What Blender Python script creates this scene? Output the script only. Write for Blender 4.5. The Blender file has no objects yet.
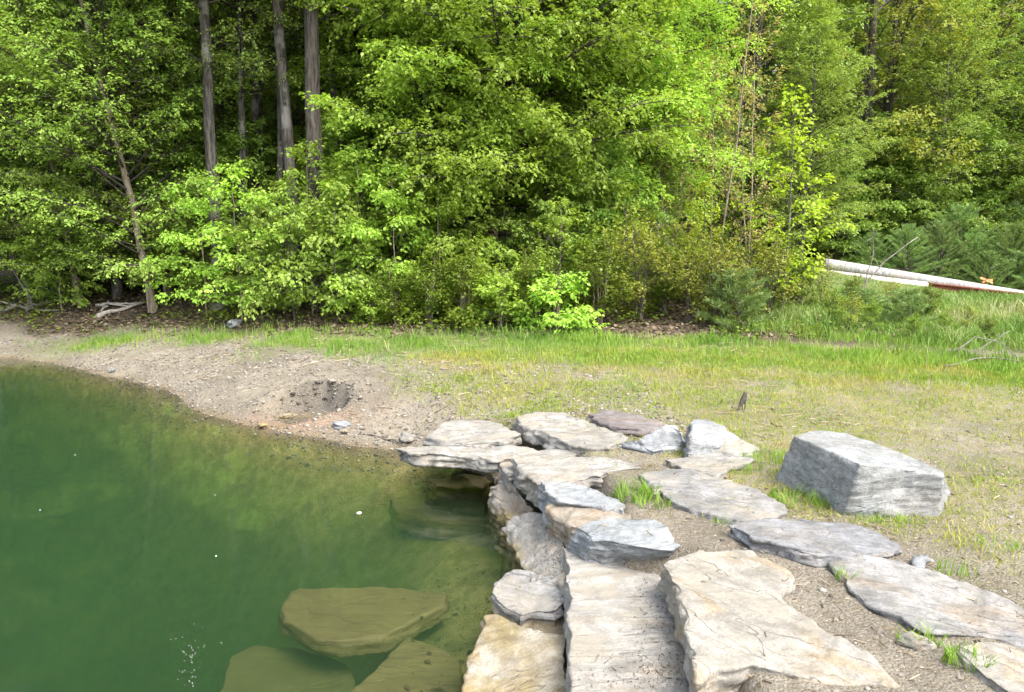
import bpy, bmesh, math, random
import numpy as np
from math import radians as R

random.seed(7)
rng = np.random.default_rng(11)
SC = bpy.context.scene
COL = SC.collection

# ------------------------------------------------------------------ camera
W, HH, F = 1024, 692, 745.0
CAMZ, PITCH = 2.1, R(8.8)
cd = bpy.data.cameras.new('camera')
cam = bpy.data.objects.new('camera', cd)
COL.objects.link(cam)
cam.location = (0, 0, CAMZ)
cam.rotation_euler = (R(90) - PITCH, 0, 0)
cd.sensor_width = 36
cd.lens = F / W * 36
cd.clip_end = 1500
cd.clip_start = 0.05
SC.camera = cam
CP, SP = math.cos(PITCH), math.sin(PITCH)


def ray(px, py):
    u = (px - W / 2) / F
    v = (HH / 2 - py) / F
    return (u, CP + v * SP, -SP + v * CP)


def unp(px, py, z):
    """the world point at height z seen at pixel (px, py)"""
    d = ray(px, py)
    t = (z - CAMZ) / d[2]
    return (d[0] * t, d[1] * t, z)


def xat(px, y, z=1.0):
    depth = y * CP + (CAMZ - z) * SP
    return (px - W / 2) / F * depth


def at(px, py, y):
    d = ray(px, py)
    t = y / d[1]
    return (d[0] * t, y, CAMZ + d[2] * t)


# ------------------------------------------------------------------ noise
def _hash(ix, iy, iz, seed):
    h = (ix.astype(np.int64) * 374761393 + iy.astype(np.int64) * 668265263 + iz.astype(np.int64) * 2147483647 + seed * 1274126177) & 0xFFFFFFFF
    h = ((h ^ (h >> 13)) * 1274126177) & 0xFFFFFFFF
    h = ((h ^ (h >> 16)) * 2246822519) & 0xFFFFFFFF
    h = h ^ (h >> 15)
    return (h & 0xFFFFFF) / float(0xFFFFFF)


def vnoise(p, seed=0):
    p = np.asarray(p, dtype=np.float64)
    i = np.floor(p).astype(np.int64)
    f = p - i
    u = f * f * f * (f * (f * 6 - 15) + 10)
    r = 0
    for dx in (0, 1):
        wx = u[:, 0] if dx else 1 - u[:, 0]
        for dy in (0, 1):
            wy = u[:, 1] if dy else 1 - u[:, 1]
            for dz in (0, 1):
                wz = u[:, 2] if dz else 1 - u[:, 2]
                r = r + wx * wy * wz * _hash(i[:, 0] + dx, i[:, 1] + dy, i[:, 2] + dz, seed)
    return r * 2 - 1


def fbm(p, octv=4, seed=0):
    a, s, t = 0.5, 0, 1.0
    p = np.asarray(p, dtype=np.float64)
    for k in range(octv):
        s = s + a * vnoise(p * t + k * 17.3, seed + k)
        a *= 0.5
        t *= 2.03
    return s


def n2(x, y, scale, octv=3, seed=0):
    x = np.asarray(x, dtype=np.float64).ravel()
    y = np.asarray(y, dtype=np.float64).ravel()
    return fbm(np.stack([x * scale, y * scale, np.full_like(x, 3.7)], 1), octv, seed)


def sstep(a, b, x):
    t = np.clip((x - a) / (b - a), 0, 1)
    return t * t * (3 - 2 * t)


# ------------------------------------------------------------------ object helpers
def link(name, mesh, mats=(), parent=None, smooth=False):
    o = bpy.data.objects.new(name, mesh)
    COL.objects.link(o)
    for m in (mats if isinstance(mats, (list, tuple)) else [mats]):
        if mesh.materials.find(m.name) < 0:
            mesh.materials.append(m)
    if smooth:
        mesh.polygons.foreach_set('use_smooth', np.ones(len(mesh.polygons), dtype=bool))
    if parent is not None:
        o.parent = parent
    return o


def tag(o, label=None, cat=None, group=None, kind=None):
    if label:
        o['label'] = label
    if cat:
        o['category'] = cat
    if group:
        o['group'] = group
    if kind:
        o['kind'] = kind
    return o


def empty(name, loc, rz=0.0):
    o = bpy.data.objects.new(name, None)
    COL.objects.link(o)
    o.location = loc
    o.rotation_euler = (0, 0, rz)
    o.empty_display_size = 0.2
    return o


def npmesh(name, verts, faces, attrs=None):
    """faces: one (n,k) int array or a list of such"""
    if not isinstance(faces, (list, tuple)):
        faces = [faces]
    faces = [np.asarray(f, dtype=np.int32) for f in faces if len(f)]
    m = bpy.data.meshes.new(name)
    verts = np.asarray(verts, dtype=np.float32)
    m.vertices.add(len(verts))
    m.vertices.foreach_set('co', verts.ravel())
    loops = np.concatenate([f.ravel() for f in faces])
    cnt = np.concatenate([np.full(len(f), f.shape[1], dtype=np.int32) for f in faces])
    st = np.concatenate([[0], np.cumsum(cnt)[:-1]]).astype(np.int32)
    m.loops.add(len(loops))
    m.loops.foreach_set('vertex_index', loops)
    m.polygons.add(len(cnt))
    m.polygons.foreach_set('loop_start', st)
    for k, (dom, val) in (attrs or {}).items():
        a = m.attributes.new(k, 'FLOAT', dom)
        a.data.foreach_set('value', np.asarray(val, dtype=np.float32))
    m.update(calc_edges=True)
    m.validate()
    return m


class Tubes:
    def __init__(s):
        s.v, s.f, s.n = [], [], 0

    def add(s, pts, rad, sides=5, cap=False):
        pts = np.asarray(pts, dtype=np.float64)
        n = len(pts)
        rad = np.broadcast_to(np.asarray(rad, dtype=np.float64), (n,))
        t = np.gradient(pts, axis=0)
        t /= np.linalg.norm(t, axis=1, keepdims=True) + 1e-9
        m = t.mean(0)
        ref = np.array([1.0, 0, 0]) if abs(m[0]) < 0.6 * np.linalg.norm(m) + 1e-9 else np.array([0, 1.0, 0])
        a = np.cross(t, ref)
        a /= np.linalg.norm(a, axis=1, keepdims=True) + 1e-9
        b = np.cross(t, a)
        th = np.arange(sides) * 2 * np.pi / sides
        ring = pts[:, None, :] + rad[:, None, None] * (np.cos(th)[None, :, None] * a[:, None, :] + np.sin(th)[None, :, None] * b[:, None, :])
        s.v.append(ring.reshape(-1, 3))
        i = np.arange(n - 1)[:, None] * sides
        j = np.arange(sides)[None, :]
        k = (j + 1) % sides
        q = np.stack([i + j, i + k, i + sides + k, i + sides + j], -1).reshape(-1, 4) + s.n
        s.f.append(q)
        s.n += n * sides
        if cap:
            for e, row in ((0, 0), (n - 1, n - 1)):
                c = pts[row]
                s.v.append(c[None])
                base = s.n - n * sides - (0 if e == 0 else 1) + row * sides
                jj = np.arange(sides)
                kk = (jj + 1) % sides
                ctr = np.full(sides, s.n)
                f = np.stack([base + jj, ctr, ctr, base + kk], -1) if 0 else None
                s.tri = getattr(s, 'tri', [])
                s.tri.append(np.stack([base + jj, ctr, base + kk] if e == 0 else [base + kk, ctr, base + jj], -1))
                s.n += 1

    def mesh(s, name):
        fs = [np.concatenate(s.f)]
        if getattr(s, 'tri', None):
            fs.append(np.concatenate(s.tri))
        return npmesh(name, np.concatenate(s.v), fs)


# ------------------------------------------------------------------ materials
def new_mat(name):
    m = bpy.data.materials.new(name)
    m.use_nodes = True
    nt = m.node_tree
    nt.nodes.clear()
    out = nt.nodes.new('ShaderNodeOutputMaterial')
    return m, nt, out


class N:
    """small node-graph helper"""

    def __init__(s, nt):
        s.nt = nt

    def node(s, typ, **kw):
        n = s.nt.nodes.new(typ)
        for k, v in kw.items():
            setattr(n, k, v)
        return n

    def put(s, sock, v):
        if isinstance(v, bpy.types.NodeSocket):
            s.nt.links.new(v, sock)
        elif isinstance(v, (tuple, list)) and len(v) == 3 and sock.type == 'RGBA':
            sock.default_value = (*v, 1)
        else:
            sock.default_value = v

    def noise(s, vec, scale, detail=4, rough=0.55, dist=0.0):
        n = s.node('ShaderNodeTexNoise')
        s.put(n.inputs['Vector'], vec)
        n.inputs['Scale'].default_value = scale
        n.inputs['Detail'].default_value = detail
        n.inputs['Roughness'].default_value = rough
        n.inputs['Distortion'].default_value = dist
        return n.outputs['Fac']

    def voro(s, vec, scale, feature='F1', out='Distance'):
        n = s.node('ShaderNodeTexVoronoi', feature=feature)
        s.put(n.inputs['Vector'], vec)
        n.inputs['Scale'].default_value = scale
        return n.outputs[out]

    def mapping(s, vec, rot=(0, 0, 0), scale=(1, 1, 1), loc=(0, 0, 0)):
        n = s.node('ShaderNodeMapping')
        s.put(n.inputs['Vector'], vec)
        n.inputs['Rotation'].default_value = rot
        n.inputs['Scale'].default_value = scale
        s.put(n.inputs['Location'], loc)
        return n.outputs['Vector']

    def rng(s, v, a, b, c=0.0, d=1.0):
        n = s.node('ShaderNodeMapRange', interpolation_type='SMOOTHSTEP')
        s.put(n.inputs['Value'], v)
        for k, x in zip(('From Min', 'From Max', 'To Min', 'To Max'), (a, b, c, d)):
            s.put(n.inputs[k], x)
        return n.outputs['Result']

    def math(s, op, a, b=0.0, clamp=False):
        n = s.node('ShaderNodeMath', operation=op, use_clamp=clamp)
        s.put(n.inputs[0], a)
        s.put(n.inputs[1], b)
        return n.outputs[0]

    def mix(s, f, a, b, blend='MIX'):
        n = s.node('ShaderNodeMix', data_type='RGBA', blend_type=blend)
        s.put(n.inputs[0], f)
        s.put(n.inputs[6], a)
        s.put(n.inputs[7], b)
        return n.outputs[2]

    def attr(s, name):
        n = s.node('ShaderNodeAttribute', attribute_name=name)
        return n.outputs['Fac']

    def bump(s, h, strength, dist, normal=None):
        n = s.node('ShaderNodeBump')
        s.put(n.inputs['Height'], h)
        n.inputs['Strength'].default_value = strength
        n.inputs['Distance'].default_value = dist
        if normal is not None:
            s.put(n.inputs['Normal'], normal)
        return n.outputs[0]

    def princ(s, col, rough=0.8, spec=0.3, normal=None):
        n = s.node('ShaderNodeBsdfPrincipled')
        s.put(n.inputs['Base Color'], col)
        s.put(n.inputs['Roughness'], rough)
        n.inputs['Specular IOR Level'].default_value = spec
        if normal is not None:
            s.put(n.inputs['Normal'], normal)
        return n.outputs[0]


def leaf_mat(name, c1, c2, trans=0.4, tcol=None, vary=0.25):
    m, nt, out = new_mat(name)
    g = N(nt)
    tint = g.attr('tint')
    col = g.mix(tint, c1, c2)
    oi = g.node('ShaderNodeObjectInfo').outputs['Random']
    hsv = g.node('ShaderNodeHueSaturation')
    g.put(hsv.inputs['Color'], col)
    g.put(hsv.inputs['Hue'], g.rng(oi, 0, 1, 0.5 - 0.009, 0.5 + 0.009))
    g.put(hsv.inputs['Value'], g.rng(oi, 0, 1, 1 - vary, 1 + vary))
    col = hsv.outputs[0]
    pr = g.princ(col, 0.5, 0.35)
    tr = g.node('ShaderNodeBsdfTranslucent')
    tm = g.mix(1.0, col, tcol or (1.15, 1.12, 0.6), 'MULTIPLY')
    g.put(tr.inputs['Color'], tm)
    mx = g.node('ShaderNodeMixShader')
    mx.inputs[0].default_value = trans
    nt.links.new(pr, mx.inputs[1])
    nt.links.new(tr.outputs[0], mx.inputs[2])
    nt.links.new(mx.outputs[0], out.inputs['Surface'])
    return m


def bark_mat(name, c1, c2, patch=None):
    m, nt, out = new_mat(name)
    g = N(nt)
    co = g.node('ShaderNodeTexCoord').outputs['Object']
    st = g.noise(g.mapping(co, scale=(14, 14, 2.2)), 1.6, 5, 0.65, 0.4)
    col = g.mix(g.rng(st, 0.35, 0.65), c1, c2)
    if patch:
        col = g.mix(g.rng(g.noise(co, 2.3, 3), 0.5, 0.62), col, patch)
    nt.links.new(g.princ(col, 0.9, 0.15, g.bump(st, 0.8, 0.03)), out.inputs['Surface'])
    return m


def stone_mat(name, c1, c2, stain=(0.42, 0.30, 0.16), stain_amt=0.3, rz=0.0, tilt=0.1, dust=0.3, streak=1.0, dark=0.35, silt=0.0):
    c1, c2, stain = (tuple(v * 0.55 for v in c) for c in (c1, c2, stain))
    m, nt, out = new_mat(name)
    g = N(nt)
    tc = g.node('ShaderNodeTexCoord').outputs['Object']
    oi = g.node('ShaderNodeObjectInfo').outputs['Random']
    off = g.node('ShaderNodeCombineXYZ')
    g.put(off.inputs[0], g.math('MULTIPLY', oi, 37.0))
    g.put(off.inputs[1], g.math('MULTIPLY', oi, 71.0))
    co = g.mapping(tc, rot=(tilt, tilt * 0.5, -rz))
    va = g.node('ShaderNodeVectorMath', operation='ADD')
    g.put(va.inputs[0], co)
    g.put(va.inputs[1], off.outputs[0])
    co = va.outputs[0]
    sv = g.mapping(co, scale=(1.6, 9, 16))
    st = g.noise(sv, 2.2, 7, 0.68, 0.35)
    st2 = g.noise(g.mapping(co, scale=(2.5, 30, 45)), 2.0, 4, 0.6, 0.2)
    big = g.noise(co, 2.1, 5, 0.6, 0.5)
    mid = g.noise(co, 9.0, 6, 0.7)
    fine = g.noise(co, 70, 5, 0.75)
    col = g.mix(g.rng(big, 0.36, 0.64), c1, c2)
    dk = tuple(c * dark for c in c1)
    col = g.mix(g.math('MULTIPLY', g.rng(st, 0.5, 0.72), 0.55 * streak), col, dk)
    col = g.mix(g.math('MULTIPLY', g.rng(st2, 0.45, 0.7), 0.30 * streak), col, tuple(min(1, c * 1.5) for c in c2))
    sn = g.noise(g.mapping(co, scale=(1, 2.0, 2), loc=(5, 3, 1)), 1.9, 6, 0.65, 0.8)
    col = g.mix(g.math('MULTIPLY', g.rng(sn, 0.5, 0.64), stain_amt), col, stain)
    # dirt in small pits and dark lichen specks
    pit = g.voro(g.mapping(co, scale=(1, 1.7, 1.7)), 26, 'F1')
    lich = g.math('MULTIPLY', g.rng(mid, 0.58, 0.68), g.rng(pit, 0.42, 0.16))
    col = g.mix(g.math('MULTIPLY', lich, 0.6), col, (0.07, 0.065, 0.05))
    # sparse fine cracks
    cn = g.noise(g.mapping(co, scale=(0.5, 3.4, 5.0), loc=(2, 7, 3)), 1.7, 3, 0.5, 0.15)
    cr = g.math('ABSOLUTE', g.math('SUBTRACT', cn, 0.5))
    crm = g.math('MULTIPLY', g.rng(cr, 0.007, 0.002), g.rng(mid, 0.42, 0.56))
    col = g.mix(g.math('MULTIPLY', crm, 0.4), col, (0.05, 0.045, 0.04))
    col = g.mix(1.0, col, g.mix(fine, (0.42, 0.42, 0.42), (1.5, 1.5, 1.5)), 'MULTIPLY')
    col = g.mix(1.0, col, g.mix(g.rng(mid, 0.3, 0.7), (0.66, 0.65, 0.63), (1.18, 1.18, 1.18)), 'MULTIPLY')
    spk = g.noise(co, 190, 2, 0.5)
    col = g.mix(g.math('MULTIPLY', g.rng(spk, 0.60, 0.68), 0.55), col, (0.07, 0.065, 0.055))
    geo = g.node('ShaderNodeNewGeometry')
    sep = g.node('ShaderNodeSeparateXYZ')
    g.put(sep.inputs[0], geo.outputs['Normal'])
    up = g.rng(sep.outputs[2], 0.75, 0.97)
    dn = g.noise(g.mapping(co, loc=(9, 1, 4)), 3.3, 7, 0.72)
    dm = g.math('MULTIPLY', g.math('MULTIPLY', up, g.rng(dn, 0.47, 0.6)), dust)
    dustc = g.mix(g.noise(co, 120, 2), (0.16, 0.14, 0.105), (0.28, 0.255, 0.205))
    col = g.mix(dm, col, dustc)
    # algae stain along the water line
    sp = g.node('ShaderNodeSeparateXYZ')
    g.put(sp.inputs[0], geo.outputs['Position'])
    wz = g.math('ADD', sp.outputs[2], g.math('MULTIPLY', g.math('SUBTRACT', big, 0.5), 0.28))
    wl = g.rng(wz, 0.085, 0.0)
    col = g.mix(g.math('MULTIPLY', wl, 0.85), col, g.mix(mid, (0.13, 0.10, 0.035), (0.27, 0.21, 0.09)))
    if silt:
        col = g.mix(silt, col, g.mix(g.noise(co, 5, 5, 0.65), (0.055, 0.041, 0.016), (0.17, 0.132, 0.06)))
    h = g.math('ADD', g.math('MULTIPLY', st, 0.9 * streak + 0.2), g.math('ADD', g.math('MULTIPLY', fine, 0.22), g.math('MULTIPLY', mid, 0.5)))
    h = g.math('SUBTRACT', h, g.math('MULTIPLY', crm, 0.6))
    nt.links.new(g.princ(col, g.rng(wl, 0, 1, 0.82, 0.5), 0.3, g.bump(h, 0.75, 0.022)), out.inputs['Surface'])
    return m


def plain_mat(name, c1, c2, scale=6, rough=0.7, bump=0.3, spec=0.3):
    m, nt, out = new_mat(name)
    g = N(nt)
    co = g.node('ShaderNodeTexCoord').outputs['Object']
    n = g.noise(co, scale, 6, 0.65)
    nt.links.new(g.princ(g.mix(g.rng(n, 0.35, 0.65), c1, c2), rough, spec, g.bump(n, bump, 0.02)), out.inputs['Surface'])
    return m


def tint_mat(name, cols, rough=0.85, trans=0.0):
    """colour ramp over the per-face 'tint' attribute"""
    m, nt, out = new_mat(name)
    g = N(nt)
    r = g.node('ShaderNodeValToRGB')
    g.put(r.inputs[0], g.attr('tint'))
    e = r.color_ramp.elements
    while len(e) < len(cols):
        e.new(0.5)
    for i, c in enumerate(cols):
        e[i].position = i / (len(cols) - 1)
        e[i].color = (*c, 1)
    sh = g.princ(r.outputs[0], rough, 0.25)
    if trans:
        tr = g.node('ShaderNodeBsdfTranslucent')
        g.put(tr.inputs['Color'], g.mix(1.0, r.outputs[0], (1.2, 1.15, 0.6), 'MULTIPLY'))
        mx = g.node('ShaderNodeMixShader')
        mx.inputs[0].default_value = trans
        nt.links.new(sh, mx.inputs[1])
        nt.links.new(tr.outputs[0], mx.inputs[2])
        sh = mx.outputs[0]
    nt.links.new(sh, out.inputs['Surface'])
    return m


# ------------------------------------------------------------------ terrain
SHORE_PX = [(0, 358), (40, 361), (80, 368), (120, 379), (150, 388), (200, 409), (260, 426), (330, 441), (390, 449), (440, 462),
            (492, 478), (508, 500), (524, 530), (532, 560), (532, 600), (525, 640), (515, 700), (500, 800)]
shore = [unp(px, py, 0.0)[:2] for px, py in SHORE_PX]
POND = [(-28, 13.0), (-16, 12.6)] + shore + [(-0.25, 1.0), (-0.5, -4), (-6, -7), (-28, -7)]
POND = np.array(POND)


def shore_dist(x, y):
    """signed distance to the pond outline, positive on land"""
    p = np.stack([x, y], 1)
    best = np.full(len(x), 1e9)
    inside = np.zeros(len(x), dtype=bool)
    n = len(POND)
    for i in range(n):
        a, b = POND[i], POND[(i + 1) % n]
        ab = b - a
        t = np.clip(((p - a) @ ab) / (ab @ ab), 0, 1)
        q = a + t[:, None] * ab
        best = np.minimum(best, np.hypot(*(p - q).T))
        c = (a[1] > p[:, 1]) != (b[1] > p[:, 1])
        xi = (b[0] - a[0]) * (p[:, 1] - a[1]) / (b[1] - a[1] + 1e-12) + a[0]
        inside ^= c & (p[:, 0] < xi)
    return np.where(inside, -best, best)


TX = np.array([-40, -12, -8, -4, -1.6, 1.3, 3.3, 6.0, 9.0, 14, 40])
TY = np.array([15.5, 14.6, 13.2, 12.0, 11.4, 11.0, 10.5, 9.2, 8.2, 7.0, 6.0])


def treeline(x):
    return np.interp(x, TX, TY)


HOLE = unp(308, 387, 0.37)


def height(x, y):
    x = np.asarray(x, dtype=np.float64).ravel()
    y = np.asarray(y, dtype=np.float64).ravel()
    d = shore_dist(x, y)
    jag = n2(x, y, 1.1, 3, 5) * 0.22 + n2(x, y, 5.0, 3, 7) * 0.07
    stone = sstep(7.6, 6.4, y) * sstep(-1.2, -0.5, x)        # where the rock wall holds the bank
    dn = d + jag * (1 - stone)
    nat = np.where(dn > 0, 0.52 * (1 - np.exp(-np.maximum(dn, 0) / 1.25)), np.maximum(-2.3, 0.95 * dn))
    ta = 0.36 + 0.38 * sstep(3.92, 3.72, y)
    wall = np.where(d > 0, 0.02 + 0.395 * sstep(ta, ta + 0.25, d), 0.02 + np.maximum(-2.0, 3.0 * np.maximum(d, -0.11) + 0.30 * np.minimum(d + 0.11, 0)))
    z = nat * (1 - stone) + wall * stone
    land = sstep(0, 0.6, d)
    f = np.maximum(0, y - treeline(x) + 0.3 + n2(x, y, 0.5, 2, 9) * 0.6)
    right = sstep(2.5, 7.0, x - 0.10 * (y - 10))
    hillL = 0.10 * np.minimum(f, 14) + 0.24 * np.maximum(0, f - 14)
    hillR = 0.045 * np.minimum(f, 12) + 0.02 * np.clip(f - 12, 0, 10) + 0.22 * np.maximum(0, f - 22)
    hillR = hillR - 0.19 * np.clip(x - 8.4, 0, 6.5) * sstep(5, 11, f) * sstep(24, 18, f)
    z = z + (hillL * (1 - right) + hillR * right)
    bump_a = 0.03 + 0.05 * sstep(0, 3, f)
    calm_ = 1 - 0.6 * stone * sstep(4.5, 2.5, x)
    z = z + land * (n2(x, y, 1.7, 3, 2) * bump_a * calm_ + n2(x, y, 7.0, 3, 3) * 0.018 * calm_ + n2(x, y, 25.0, 2, 4) * 0.008)
    z = z + (1 - land) * n2(x, y, 2.5, 3, 6) * 0.05 * sstep(0, -0.5, d)
    # the washed-out hollow in the bank
    hx, hy = (x - HOLE[0]) / 0.52, (y - HOLE[1]) / 0.38
    hr = np.hypot(hx, hy) + n2(x, y, 4, 2, 8) * 0.35
    z = z - 0.17 * sstep(1.0, 0.6, hr)
    z = z + 0.085 * np.exp(-((hr - 1.15) / 0.32) ** 2) * sstep(-0.3, 0.6, hy)
    return z


def hz(x, y):
    return float(height([x], [y])[0])


def axis(parts):
    out = []
    for a, b, s in parts:
        out.append(np.arange(a, b, s))
    return np.unique(np.round(np.concatenate(out), 4))


gx = axis([(-220, -60, 16), (-60, -16, 2.0), (-16, -9, 0.35), (-9, -3, 0.09), (-3, 4.2, 0.045), (4.2, 9, 0.1), (9, 20, 0.4), (20, 60, 2.0), (60, 221, 16)])
gy = axis([(-120, -8, 8), (-8, 0.6, 0.4), (0.6, 7.5, 0.045), (7.5, 12.5, 0.07), (12.5, 18, 0.14), (18, 34, 0.5), (34, 80, 2), (80, 301, 14)])
GX, GY = np.meshgrid(gx, gy)
x0, y0 = GX.ravel(), GY.ravel()
z0 = height(x0, y0)
nx, ny = len(gx), len(gy)
ii = (np.arange(ny - 1)[:, None] * nx + np.arange(nx - 1)[None, :]).ravel()
quads = np.stack([ii, ii + 1, ii + nx + 1, ii + nx], 1)
D0 = shore_dist(x0, y0)


def grass_zone(x, y):
    """lush strip in front of the trees"""
    t = treeline(x)
    nz = n2(x, y, 0.9, 3, 21) * 1.0
    lo = np.interp(x, [-4.2, -3.4, -2.2, 0.5, 3, 8], [2.2, 1.5, 1.75, 2.1, 2.1, 2.2])
    a = sstep(-lo - 0.3, -lo + 0.8, y - t + nz * 0.9) * sstep(0.35, -0.1, y - t + nz * 0.5)
    right = sstep(-4.3, -3.3, x + nz * 0.6)
    left = np.exp(-((x + 7.0) / 1.0) ** 2 - ((y - 12.4) / 0.45) ** 2) + np.exp(-((x + 4.7) / 0.8) ** 2 - ((y - 12.0) / 0.35) ** 2)
    berm = sstep(2.8, 4.6, x) * sstep(0.1, 0.9, y - t) * sstep(24, 20, y)
    return np.clip(a * right + left * 0.9 + berm, 0, 1)


def sparse_zone(x, y):
    """thin, yellowish new grass on the flat"""
    nz = n2(x, y, 1.3, 4, 31)
    a = sstep(-0.6, 1.2, x + (y - 6.2) * 0.45 + nz * 1.6) * sstep(3.6, 5.4, y + x * 0.12 + nz * 1.2)
    b = sstep(1.7, 2.6, x + nz * 0.8) * 0.7
    return np.clip(np.maximum(a, b) * (0.78 + 0.22 * sstep(6.0, 7.5, y) + 1.25 * nz), 0, 1) * sstep(0.5, -0.5, y - treeline(x))


def litter_zone(x, y):
    right = sstep(4.4, 6.4, x - 0.06 * (y - 10)) * sstep(24, 20, y)
    return sstep(-0.35, 0.35, y - treeline(x) + n2(x, y, 1.2, 3, 41) * 0.7) * (1 - right)


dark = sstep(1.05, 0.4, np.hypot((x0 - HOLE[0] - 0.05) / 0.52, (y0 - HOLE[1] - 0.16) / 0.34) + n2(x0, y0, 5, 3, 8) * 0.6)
rust = np.exp(-((x0 - HOLE[0] + 0.3) / 0.8) ** 2 - ((y0 - HOLE[1] + 0.45) / 0.32) ** 2)
tm = npmesh('ground', np.stack([x0, y0, z0], 1), quads, {
    'grass': ('POINT', grass_zone(x0, y0)), 'sparse': ('POINT', sparse_zone(x0, y0)), 'litter': ('POINT', litter_zone(x0, y0)),
    'dark': ('POINT', dark), 'rust': ('POINT', rust)})

gm, nt, out = new_mat('ground')
g = N(nt)
co = g.node('ShaderNodeNewGeometry').outputs['Position']
n_a = g.noise(co, 1.3, 6, 0.62, 0.3)
n_b = g.noise(co, 9, 6, 0.7)
n_c = g.noise(co, 60, 5, 0.75)
n_d = g.noise(co, 240, 2, 0.6)
sand = g.mix(g.rng(n_a, 0.36, 0.64), (0.155, 0.132, 0.096), (0.245, 0.215, 0.163))
sand = g.mix(g.math('MULTIPLY', g.rng(g.noise(co, 3.5, 6, 0.75, 0.6), 0.48, 0.66), 0.5), sand, (0.145, 0.125, 0.098))
sand = g.mix(g.math('MULTIPLY', g.rng(n_b, 0.5, 0.68), 0.55), sand, (0.12, 0.095, 0.066))
peb = g.voro(co, 75, 'F1', 'Color')
psep = g.node('ShaderNodeSeparateColor')
g.put(psep.inputs[0], peb)
sand = g.mix(g.math('MULTIPLY', g.rng(psep.outputs[0], 0.3, 1.0), 0.45), sand, g.mix(psep.outputs[1], (0.12, 0.10, 0.08), (0.40, 0.37, 0.32)))
sand = g.mix(1.0, sand, g.mix(n_c, (0.72, 0.72, 0.72), (1.24, 1.24, 1.24)), 'MULTIPLY')
thin = g.mix(g.rng(n_b, 0.38, 0.62), (0.235, 0.20, 0.075), (0.15, 0.185, 0.03))
sp_m = g.math('MULTIPLY', g.attr('sparse'), g.rng(g.noise(co, 16, 5, 0.7), 0.36, 0.6))
col = g.mix(g.math('MULTIPLY', sp_m, 0.85), sand, thin)
gr = g.mix(g.rng(n_b, 0.35, 0.65), (0.075, 0.12, 0.02), (0.16, 0.19, 0.05))
col = g.mix(g.math('MULTIPLY', g.attr('grass'), 0.9), col, gr)
lit = g.mix(g.rng(n_c, 0.35, 0.65), (0.055, 0.042, 0.027), (0.13, 0.10, 0.068))
lit = g.mix(g.rng(n_b, 0.55, 0.7), lit, (0.06, 0.075, 0.02))
col = g.mix(g.attr('litter'), col, lit)
col = g.mix(g.math('MULTIPLY', g.attr('rust'), g.rng(n_b, 0.3, 0.6, 0.1, 0.75)), col, (0.33, 0.17, 0.09))
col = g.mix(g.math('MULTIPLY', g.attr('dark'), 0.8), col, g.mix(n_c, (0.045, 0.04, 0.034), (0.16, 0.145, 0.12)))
sz = g.node('ShaderNodeSeparateXYZ')
g.put(sz.inputs[0], co)
wet = g.rng(g.math('ADD', sz.outputs[2], g.math('MULTIPLY', g.math('SUBTRACT', n_a, 0.5), 0.06)), 0.05, 0.005)
col = g.mix(g.math('MULTIPLY', wet, 0.75), col, g.mix(n_b, (0.11, 0.085, 0.045), (0.25, 0.195, 0.11)))
mud = g.rng(sz.outputs[2], -0.02, -0.12)
col = g.mix(mud, col, g.mix(g.rng(n_b, 0.4, 0.62), (0.20, 0.165, 0.06), (0.34, 0.27, 0.12)))
hgt = g.math('ADD', g.math('MULTIPLY', n_b, 0.7), g.math('ADD', g.math('MULTIPLY', n_c, 0.5), g.math('MULTIPLY', g.voro(co, 75), -0.35)))
nt.links.new(g.princ(col, g.rng(wet, 0, 1, 0.92, 0.45), 0.25, g.bump(hgt, 1.0, 0.04)), out.inputs['Surface'])
go = link('ground', tm, gm, smooth=True)
tag(go, kind='structure')

# ------------------------------------------------------------------ water
wx0, wx1, wy0, wy1, wd = -40.0, 1.2, -9.0, 14.5, -4.0
bm = bmesh.new()
bmesh.ops.create_cube(bm, size=1)
for v in bm.verts:
    v.co = ((wx1 if v.co.x > 0 else wx0), (wy1 if v.co.y > 0 else wy0), (0.0 if v.co.z > 0 else wd))
wmesh = bpy.data.meshes.new('pond_water')
bm.to_mesh(wmesh)
bm.free()
wmat, nt, out = new_mat('pond_water')
g = N(nt)
co = g.node('ShaderNodeNewGeometry').outputs['Position']
rip = g.math('ADD', g.noise(g.mapping(co, scale=(1, 1.6, 1)), 2.2, 3, 0.5, 0.3), g.math('MULTIPLY', g.noise(co, 14, 3, 0.5), 0.10))
calm = g.rng(g.noise(co, 0.35, 2), 0.35, 0.65, 0.5, 1.1)
bn = g.node('ShaderNodeBump')
g.put(bn.inputs['Height'], g.math('MULTIPLY', rip, calm))
bn.inputs['Strength'].default_value = 0.05
bn.inputs['Distance'].default_value = 0.06
gl = g.node('ShaderNodeBsdfGlossy')
gl.inputs['Roughness'].default_value = 0.03
nt.links.new(bn.outputs[0], gl.inputs['Normal'])
trn = g.node('ShaderNodeBsdfTransparent')
fr = g.node('ShaderNodeFresnel')
fr.inputs['IOR'].default_value = 1.33
nt.links.new(bn.outputs[0], fr.inputs['Normal'])
mx = g.node('ShaderNodeMixShader')
nt.links.new(fr.outputs[0], mx.inputs[0])
nt.links.new(trn.outputs[0], mx.inputs[1])
nt.links.new(gl.outputs[0], mx.inputs[2])
nt.links.new(mx.outputs[0], out.inputs['Surface'])
va = g.node('ShaderNodeVolumeAbsorption')
va.inputs['Color'].default_value = (0.27, 0.47, 0.20, 1)
va.inputs['Density'].default_value = 1.05
vs = g.node('ShaderNodeVolumeScatter')
vs.inputs['Color'].default_value = (0.40, 0.74, 0.42, 1)
vs.inputs['Density'].default_value = 0.165
ad = g.node('ShaderNodeAddShader')
nt.links.new(va.outputs[0], ad.inputs[0])
nt.links.new(vs.outputs[0], ad.inputs[1])
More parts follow.
